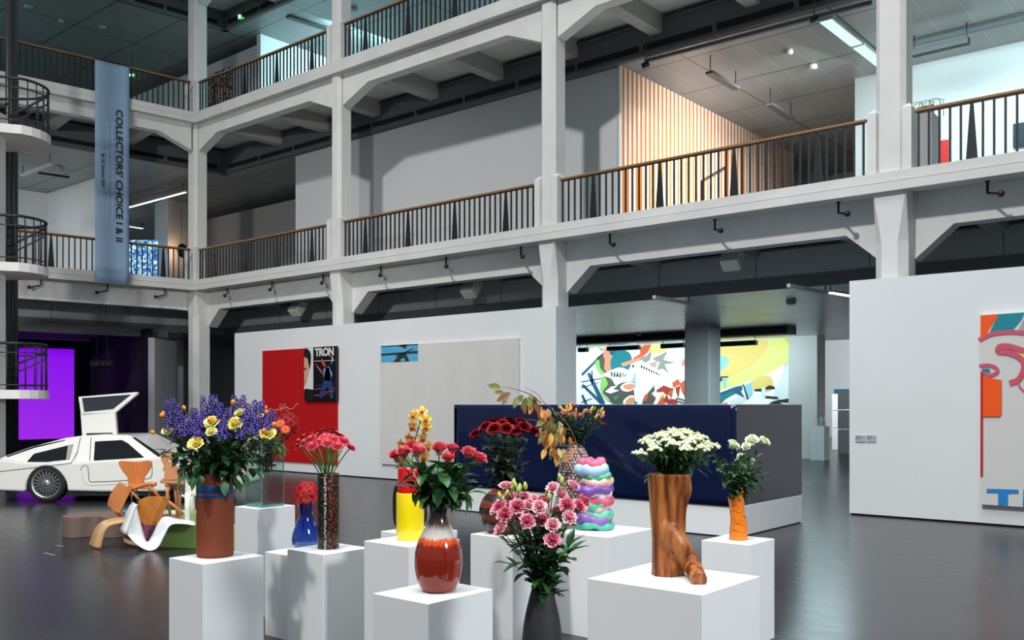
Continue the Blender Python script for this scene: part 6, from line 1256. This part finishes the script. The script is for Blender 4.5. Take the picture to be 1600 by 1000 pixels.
# raised far door
DD = 16.75; inv = lambda p: Matrix.Rotation(-TH, 4, 'Z') @ (p-co)
def dq(L_, d=0): return [inv(atD(x, y, DD+d)) for x, y in L_]
ext = V((0, .09, 0))
bm = B()
for q in ([(122, 620), (213, 612.5), (215, 614), (214.5, 616), (127, 622.5)], [(122, 620), (127.5, 622), (131, 645), (126, 646)], [(206, 615.5), (214.8, 615.5), (179, 645.5), (175.5, 640)], [(130, 644), (176, 639.5), (179.5, 645.5), (126, 650)], [(125.5, 645), (179.5, 643.5), (182.5, 684), (128, 684)]): prism(bm, dq(q), ext)
dr = obj('raised_door', bm, M_car, car, bevel=.012)
bm = B(); prism(bm, dq([(127, 622), (209, 615), (177, 641), (130, 645)], .03), (0, .012, 0)); obj('door_window', bm, mat('door_glass', '#2c2f38', .12, spec=.8), dr)
bm = B(); prism(bm, dq([(135, 677), (175.5, 676), (176, 681.5), (135, 681.5)], -.01), (0, .02, 0)); obj('hinge_slot', bm, M_trim, dr)
# ================================================================ THE PILE OF DESIGN CHAIRS
def ply(name, c1, c2, sc=10):
    m = mat(name, c1, .35, coat=.25); nt = m.node_tree; tc, sx = objxyz(nt); r = ramp(nt, noise(nt, tc.outputs['Object'], sc, 5, (5, 5, .6)), [(.3, c1), (.7, c2)]); nt.links.new(r.outputs[0], nt.nodes['Principled BSDF'].inputs['Base Color']); return m
M_ply = ply('plywood_orange', '#b0622e', '#c67a40'); M_seat = ply('teak_orange', '#a85f22', '#c07a30'); M_lt = ply('plywood_light', '#b98f64', '#cca67c', 16); M_rus = ply('pine_rustic', '#b57a52', '#c58c64'); M_plas = mat('white_plastic', '#e6e8ea', .25, coat=.4); M_ivory = mat('ivory_plastic', '#dcdccc', .3, coat=.3); M_chr = mat('chrome', '#b5b8ba', .15, metal=1.0)
def P3(L_, D): return [atD(x, y, D) for x, y in L_]
def slab3(bm, L_, D, ext, sm=0): q = P3(L_, D); prism(bm, smooth_closed(q, sm) if sm else q, ext)
def strip(bm, N_, F_, DN, DF, sub=5):
    a = smooth_open(P3(N_, DN), sub); b = smooth_open(P3(F_, DF), sub); A = [bm.verts.new(p) for p in a]; Bv = [bm.verts.new(p) for p in b]
    m = [bm.verts.new((p+q)/2-UP*.01) for p, q in zip(a, b)]
    for i in range(len(A)-1):
        for x, y in ((A, m), (m, Bv)): f = bm.faces.new([x[i], x[i+1], y[i+1], y[i]]); f.smooth = True
# brown cloud shaped seat block
c0 = atD(155, 842, 11.75); c0.z = 0
plan = smooth_closed([RT*x+FW*y for x, y in ((-.39, -.02), (-.36, -.22), (-.2, -.33), (-.05, -.24), (.06, -.2), (.2, -.3), (.38, -.28), (.46, -.1), (.4, .2), (.1, .3), (-.2, .25), (-.34, .14))], 6)
M_brn = mat('brown_felt', '#6a574e', .7); bm = B(); prism(bm, plan, UP*.262); o = obj('cloud_seat_block', bm, M_brn, loc=None, bevel=.008); o.location = c0; tag(o, 'low brown cloud shaped seat block left of the chair pile', 'seat block')
# green platform with coloured top
gz = .278; g4 = [atD(250, 859, 10.72), atD(368, 863, 10.5), atD(352, 700, 12.1), atD(214, 700, 12.1)]; bm = B()
M_grn = mat('platform_green', '#93ae60', .6); M_lime = mat('platform_lime', '#c9d6a4', .55); M_ppl = mat('platform_purple', '#a9618c', .6); M_tea = mat('platform_teal', '#2f8a92', .6)
q = V((sum(p.x for p in g4)/4, sum(p.y for p in g4)/4, 0)); t = thing('display_platform', 'low green platform with lime, purple and teal top under the chair pile', 'platform', q)
prism(bm, [V((p.x, p.y, 0)) for p in g4], UP*gz); obj('block', bm, M_grn, t, world=True, bevel=.006)
bm = B(); prism(bm, [onZ(x, y, gz) for x, y in ((206, 798), (352, 798), (366, 803), (205, 803.5))], UP*.004); obj('lime_field', bm, M_lime, t, world=True)
bm = B(); prism(bm, [onZ(x, y, gz) for x, y in ((248, 804.5), (282, 804.5), (280, 810), (252, 812))], UP*.004); prism(bm, [onZ(x, y, gz) for x, y in ((282, 804.5), (283, 804.5), (281, 810), (280, 810))], UP*.0035); obj('purple_field', bm, M_ppl, t, world=True)
bm = B(); prism(bm, [onZ(x, y, gz) for x, y in ((190, 797.2), (204, 797.2), (203, 803), (196, 803))], UP*.004); obj('teal_field', bm, M_tea, t, world=True)
bm = B(); pa, pb_ = V((g4[0].x, g4[0].y, 0)), V((g4[3].x, g4[3].y, 0)); nl = (pb_-pa).normalized(); nl = V((-nl.y, nl.x, 0)); hexa(bm, [pa+nl*.004, pb_+nl*.004, pb_-nl*.001, pa-nl*.001]+[p+UP*gz for p in (pa+nl*.004, pb_+nl*.004, pb_-nl*.001, pa-nl*.001)]); obj('purple_side', bm, M_ppl, t, world=True)
# white cantilever chair lying on its side
t = thing('cantilever_chair', 'white plastic cantilever chair lying on its side in the pile', 'chair', V((atD(232, 862, 10.4).x, atD(232, 862, 10.4).y, 0)))
bm = B(); strip(bm, [(197, 835), (212, 851), (232, 860.5), (247, 856), (257, 838), (267, 821), (285, 818.5), (305, 821)], [(213, 787), (219, 812), (228, 845), (237, 836), (247, 816), (257, 806.5), (275, 810), (305, 815)], 10.4, 10.72); o = obj('shell', bm, M_plas, t, world=True); md = o.modifiers.new('thick', 'SOLIDIFY'); md.thickness = .025; md.offset = 0; md = o.modifiers.new('sub', 'SUBSURF'); md.levels = 1; md.render_levels = 1
bm = B(); strip(bm, [(197, 835), (203, 818), (210, 797), (214, 788)], [(187, 828), (194, 812), (203, 792), (209, 785)], 10.4, 10.6, 3); o = obj('folded_back', bm, M_plas, t, world=True); md = o.modifiers.new('thick', 'SOLIDIFY'); md.thickness = .025; md.offset = 0
# tan bent plywood leg of an upturned chair
t = thing('bent_plywood_chair', 'upturned chair of orange plywood back and light bent plywood leg', 'chair', V((atD(150, 857, 10.6).x, atD(150, 857, 10.6).y, 0)))
bm = B(); strip(bm, [(157, 857), (160, 843), (164, 831), (171, 822.5), (184, 818), (200, 815)], [(140, 852.5), (144, 838), (149, 827), (158, 817), (172, 811.5), (192, 808.5)], 10.55, 10.72); o = obj('leg', bm, M_lt, t, world=True); md = o.modifiers.new('thick', 'SOLIDIFY'); md.thickness = .02; md.offset = 0
bm = B(); strip(bm, [(193, 847), (203, 851), (215, 853.5)], [(193, 840), (203, 845), (215, 848)], 10.75, 10.8); o = obj('leg', bm, M_lt, t, world=True); md = o.modifiers.new('thick', 'SOLIDIFY'); md.thickness = .02; md.offset = 0
bm = B(); N_ = [(176, 800), (183, 789), (191, 772), (198, 757)]; strip(bm, [(186, 803), (192, 793), (200, 777), (206, 763)], [(167, 790), (170, 776), (178, 762), (187, 752)], 10.7, 10.95)
o = obj('backrest', bm, M_ply, t, world=True); md = o.modifiers.new('thick', 'SOLIDIFY'); md.thickness = .018; md.offset = 0; md = o.modifiers.new('sub', 'SUBSURF'); md.levels = 2; md.render_levels = 2
bm = B(); slab3(bm, [(175, 797), (186, 802), (194, 808), (192, 812), (180, 805)], 10.78, FW*.03); obj('joint_block', bm, M_ply, t, world=True, bevel=.006)
# teak easy chair tipped over
t = thing('tilted_armchair', 'teak armchair frame tipped sideways with its thick seat facing out', 'chair', V((atD(236, 840, 10.85).x, atD(236, 840, 10.85).y, .278)))
bm = B(); slab3(bm, [(213, 802), (215, 786), (219, 780), (228, 776), (242, 775), (255, 776), (246, 797), (235, 821.5), (226, 821), (215, 812)], 10.85, FW*.03+RT*.075-UP*.012); obj('seat', bm, M_seat, t, world=True, bevel=.008)
for nm, pts, w in (('armrest', [(205, 765), (220, 759.5), (232, 756.5), (244, 756.5)], .05), ('frame_bar', [(203, 765), (219, 783)], .035), ('frame_bar', [(233, 758), (249, 777)], .04), ('frame_bar', [(261, 782), (275, 793), (286, 803)], .04)):
    q = smooth_open(P3(pts, 10.9), 3) if len(pts) > 2 else P3(pts, 10.9); bm = B(); tube(bm, q, w/2, 8); obj(nm, bm, M_ply, t, world=True)
# plywood shell chair
t = thing('shell_chair', 'orange plywood shell chair with waisted back and thin chrome legs', 'chair', V((atD(220, 790, 11.7).x, atD(220, 790, 11.7).y, .278)))
bm = B(); slab3(bm, [(185, 725), (187, 720.5), (193, 720), (212, 721.5), (230, 719.6), (236, 721), (237.5, 726), (233, 736), (226, 746), (222.5, 756.5), (202, 756.5), (198.5, 746), (191, 736)], 11.6, FW*.014, 4); obj('backrest', bm, M_ply, t, world=True, bevel=.004)
bm = B(); q = [onZ(x, y, atD(220, 759, 11.4).z) for x, y in ((200, 758.5), (210, 761.5), (232, 762.5), (240, 760), (236, 756), (205, 755.5))]; prism(bm, smooth_closed(q, 4), -UP*.016); obj('seat', bm, M_ply, t, world=True, bevel=.004)
for a, b in (((206, 760), (205, 800)), ((233, 762), (233.5, 800)), ((244, 760), (246, 798)), ((214, 761), (216, 797))): bm = B(); tube(bm, P3([a, b], 11.5), .008, 6); obj('leg', bm, M_chr, t, world=True)
# rustic chair with heart
t = thing('rustic_chair', 'small rustic pine chair with scalloped back and heart cut out', 'chair', V((atD(268, 805, 11.2).x, atD(268, 805, 11.2).y, .278)))
out_ = [(256, 749), (254, 743), (257.5, 739), (253, 733), (256.5, 728), (252, 720), (250.5, 711), (253, 705.5), (258, 706.5), (262, 703.3), (267, 704.5), (270, 710), (275, 713), (277.5, 721), (274, 727), (278.5, 732), (275.5, 735.5), (276, 739), (279.5, 743), (278, 749)]
hrt = [(264.3, 722.5), (261.5, 719.5), (261.3, 717.5), (262.8, 716.5), (264.3, 718), (265.8, 716.5), (267.3, 717.5), (267, 719.5)]
bm = B(); n_ = len(out_); ov = P3(out_, 11.2); hv = P3(hrt, 11.2)
# ring of quads between the outline and the heart
def resamp(L_, n):
    c = sum(L_, V())/len(L_); ang = lambda p: math.atan2((p-c).dot(UP), (p-c).dot(RT)); return c, sorted(L_, key=ang)
ch = sum(hv, V())/len(hv); rays = 40; O_ = []; I_ = []
def hit(L_, c, a):
    best = None; d = V((cos(a), sin(a)))
    for i in range(len(L_)):
        p = L_[i]-c; q = L_[(i+1) % len(L_)]-c; p = V((p.dot(RT), p.z)); q = V((q.dot(RT), q.z)); e = q-p; den = d.x*e.y-d.y*e.x
        if abs(den) < 1e-9: continue
        s = (p.x*e.y-p.y*e.x)/den; u = (p.x*d.y-p.y*d.x)/den
        if s > 0 and -1e-6 <= u <= 1+1e-6 and (best is None or s < best): best = s
    return c+RT*(d.x*best)+UP*(d.y*best) if best else None
ov2 = ov
for k in range(72):
    a = 2*pi*k/72; o1 = hit(ov2, ch, a); i1 = hit(hv, ch, a)
    if o1 and i1: O_.append(o1); I_.append(i1)
m = len(O_)
for off in (0, .025):
    pass
v = [[bm.verts.new(p+FW*o_) for p in L_] for o_ in (0, .025) for L_ in (O_, I_)]
for i in range(m):
    j = (i+1) % m
    for A_, B_ in ((v[0], v[1]), (v[2], v[3]), (v[0], v[2]), (v[1], v[3])): bm.faces.new([A_[i], A_[j], B_[j], B_[i]])
obj('backrest', bm, M_rus, t, world=True)
bm = B(); q = [onZ(x, y, atD(268, 752, 11.1).z) for x, y in ((250, 751), (288, 754), (286, 748.5), (254, 747.5))]; prism(bm, q, -UP*.03); obj('seat', bm, M_rus, t, world=True, bevel=.006)
bm = B(); slab3(bm, [(254, 752), (286, 754), (286, 758), (281, 760), (277, 757.5), (272, 760), (267, 757.5), (262, 759.5), (257, 757)], 11.12, FW*.02); obj('apron', bm, M_rus, t, world=True)
for a, b in (((266, 757), (257, 786)), ((274, 757), (277, 807)), ((282, 757), (279.5, 811)), ((260, 756), (266, 806))): bm = B(); tube(bm, P3([a, b], 11.15), [.022, .016], 7); obj('leg', bm, M_rus, t, world=True)
# ivory plastic chair behind the rust vase
t = thing('ivory_chair', 'ivory plastic chair with round legs half hidden behind the rust brown vase', 'chair', V((atD(300, 815, 10.7).x, atD(300, 815, 10.7).y, .278)))
bm = B(); slab3(bm, [(288, 746), (292, 740), (345, 738), (352, 746), (352, 776), (288, 776)], 10.75, FW*.35); obj('seat_shell', bm, M_ivory, t, world=True, bevel=.03)
for x, d in ((293, 10.7), (345, 10.7), (301, 11.05), (350, 11.05)): p = atD(x, 770, d); bm = B(); tube(bm, [p, (p.x, p.y, .278)], [.032, .03], 14); obj('leg', bm, M_ivory, t, world=True)
# ================================================================ labels told apart by their order in the photograph
ORD = ['leftmost', 'second from left', 'third from left', 'fourth from left', 'fifth from left', 'sixth from left', 'seventh from left', 'eighth from left', 'ninth from left', 'tenth from left', 'eleventh from left', 'twelfth from left', 'thirteenth from left', 'fourteenth from left', 'fifteenth from left', 'sixteenth from left', 'seventeenth from left', 'eighteenth from left', 'nineteenth from left', 'twentieth from left', '21st from left', '22nd from left', '23rd from left', '24th from left', '25th from left', '26th from left', '27th from left', '28th from left']
bpy.context.view_layer.update()
by = {}
for o in COL.objects:
    if o.parent is None and 'label' in o and o.get('category') not in ('foliage',): by.setdefault(o['label'], []).append(o)
def pxx(o):
    kids = [c for c in o.children if c.name.split('.')[0] in ('bloom', 'bud', 'fruit', 'flower_spike', 'blossom_cluster')]
    p = o.location.copy()
    if kids: p = sum((o.location+k.location for k in kids), V())/len(kids)
    d = p-EP; return d.dot(RT)/d.dot(FW)
for lab, L_ in by.items():
    if len(L_) < 2: continue
    L_.sort(key=pxx)
    for i, o in enumerate(L_): o['label'] = lab+', '+(ORD[i] if i < len(L_)-1 else 'rightmost')
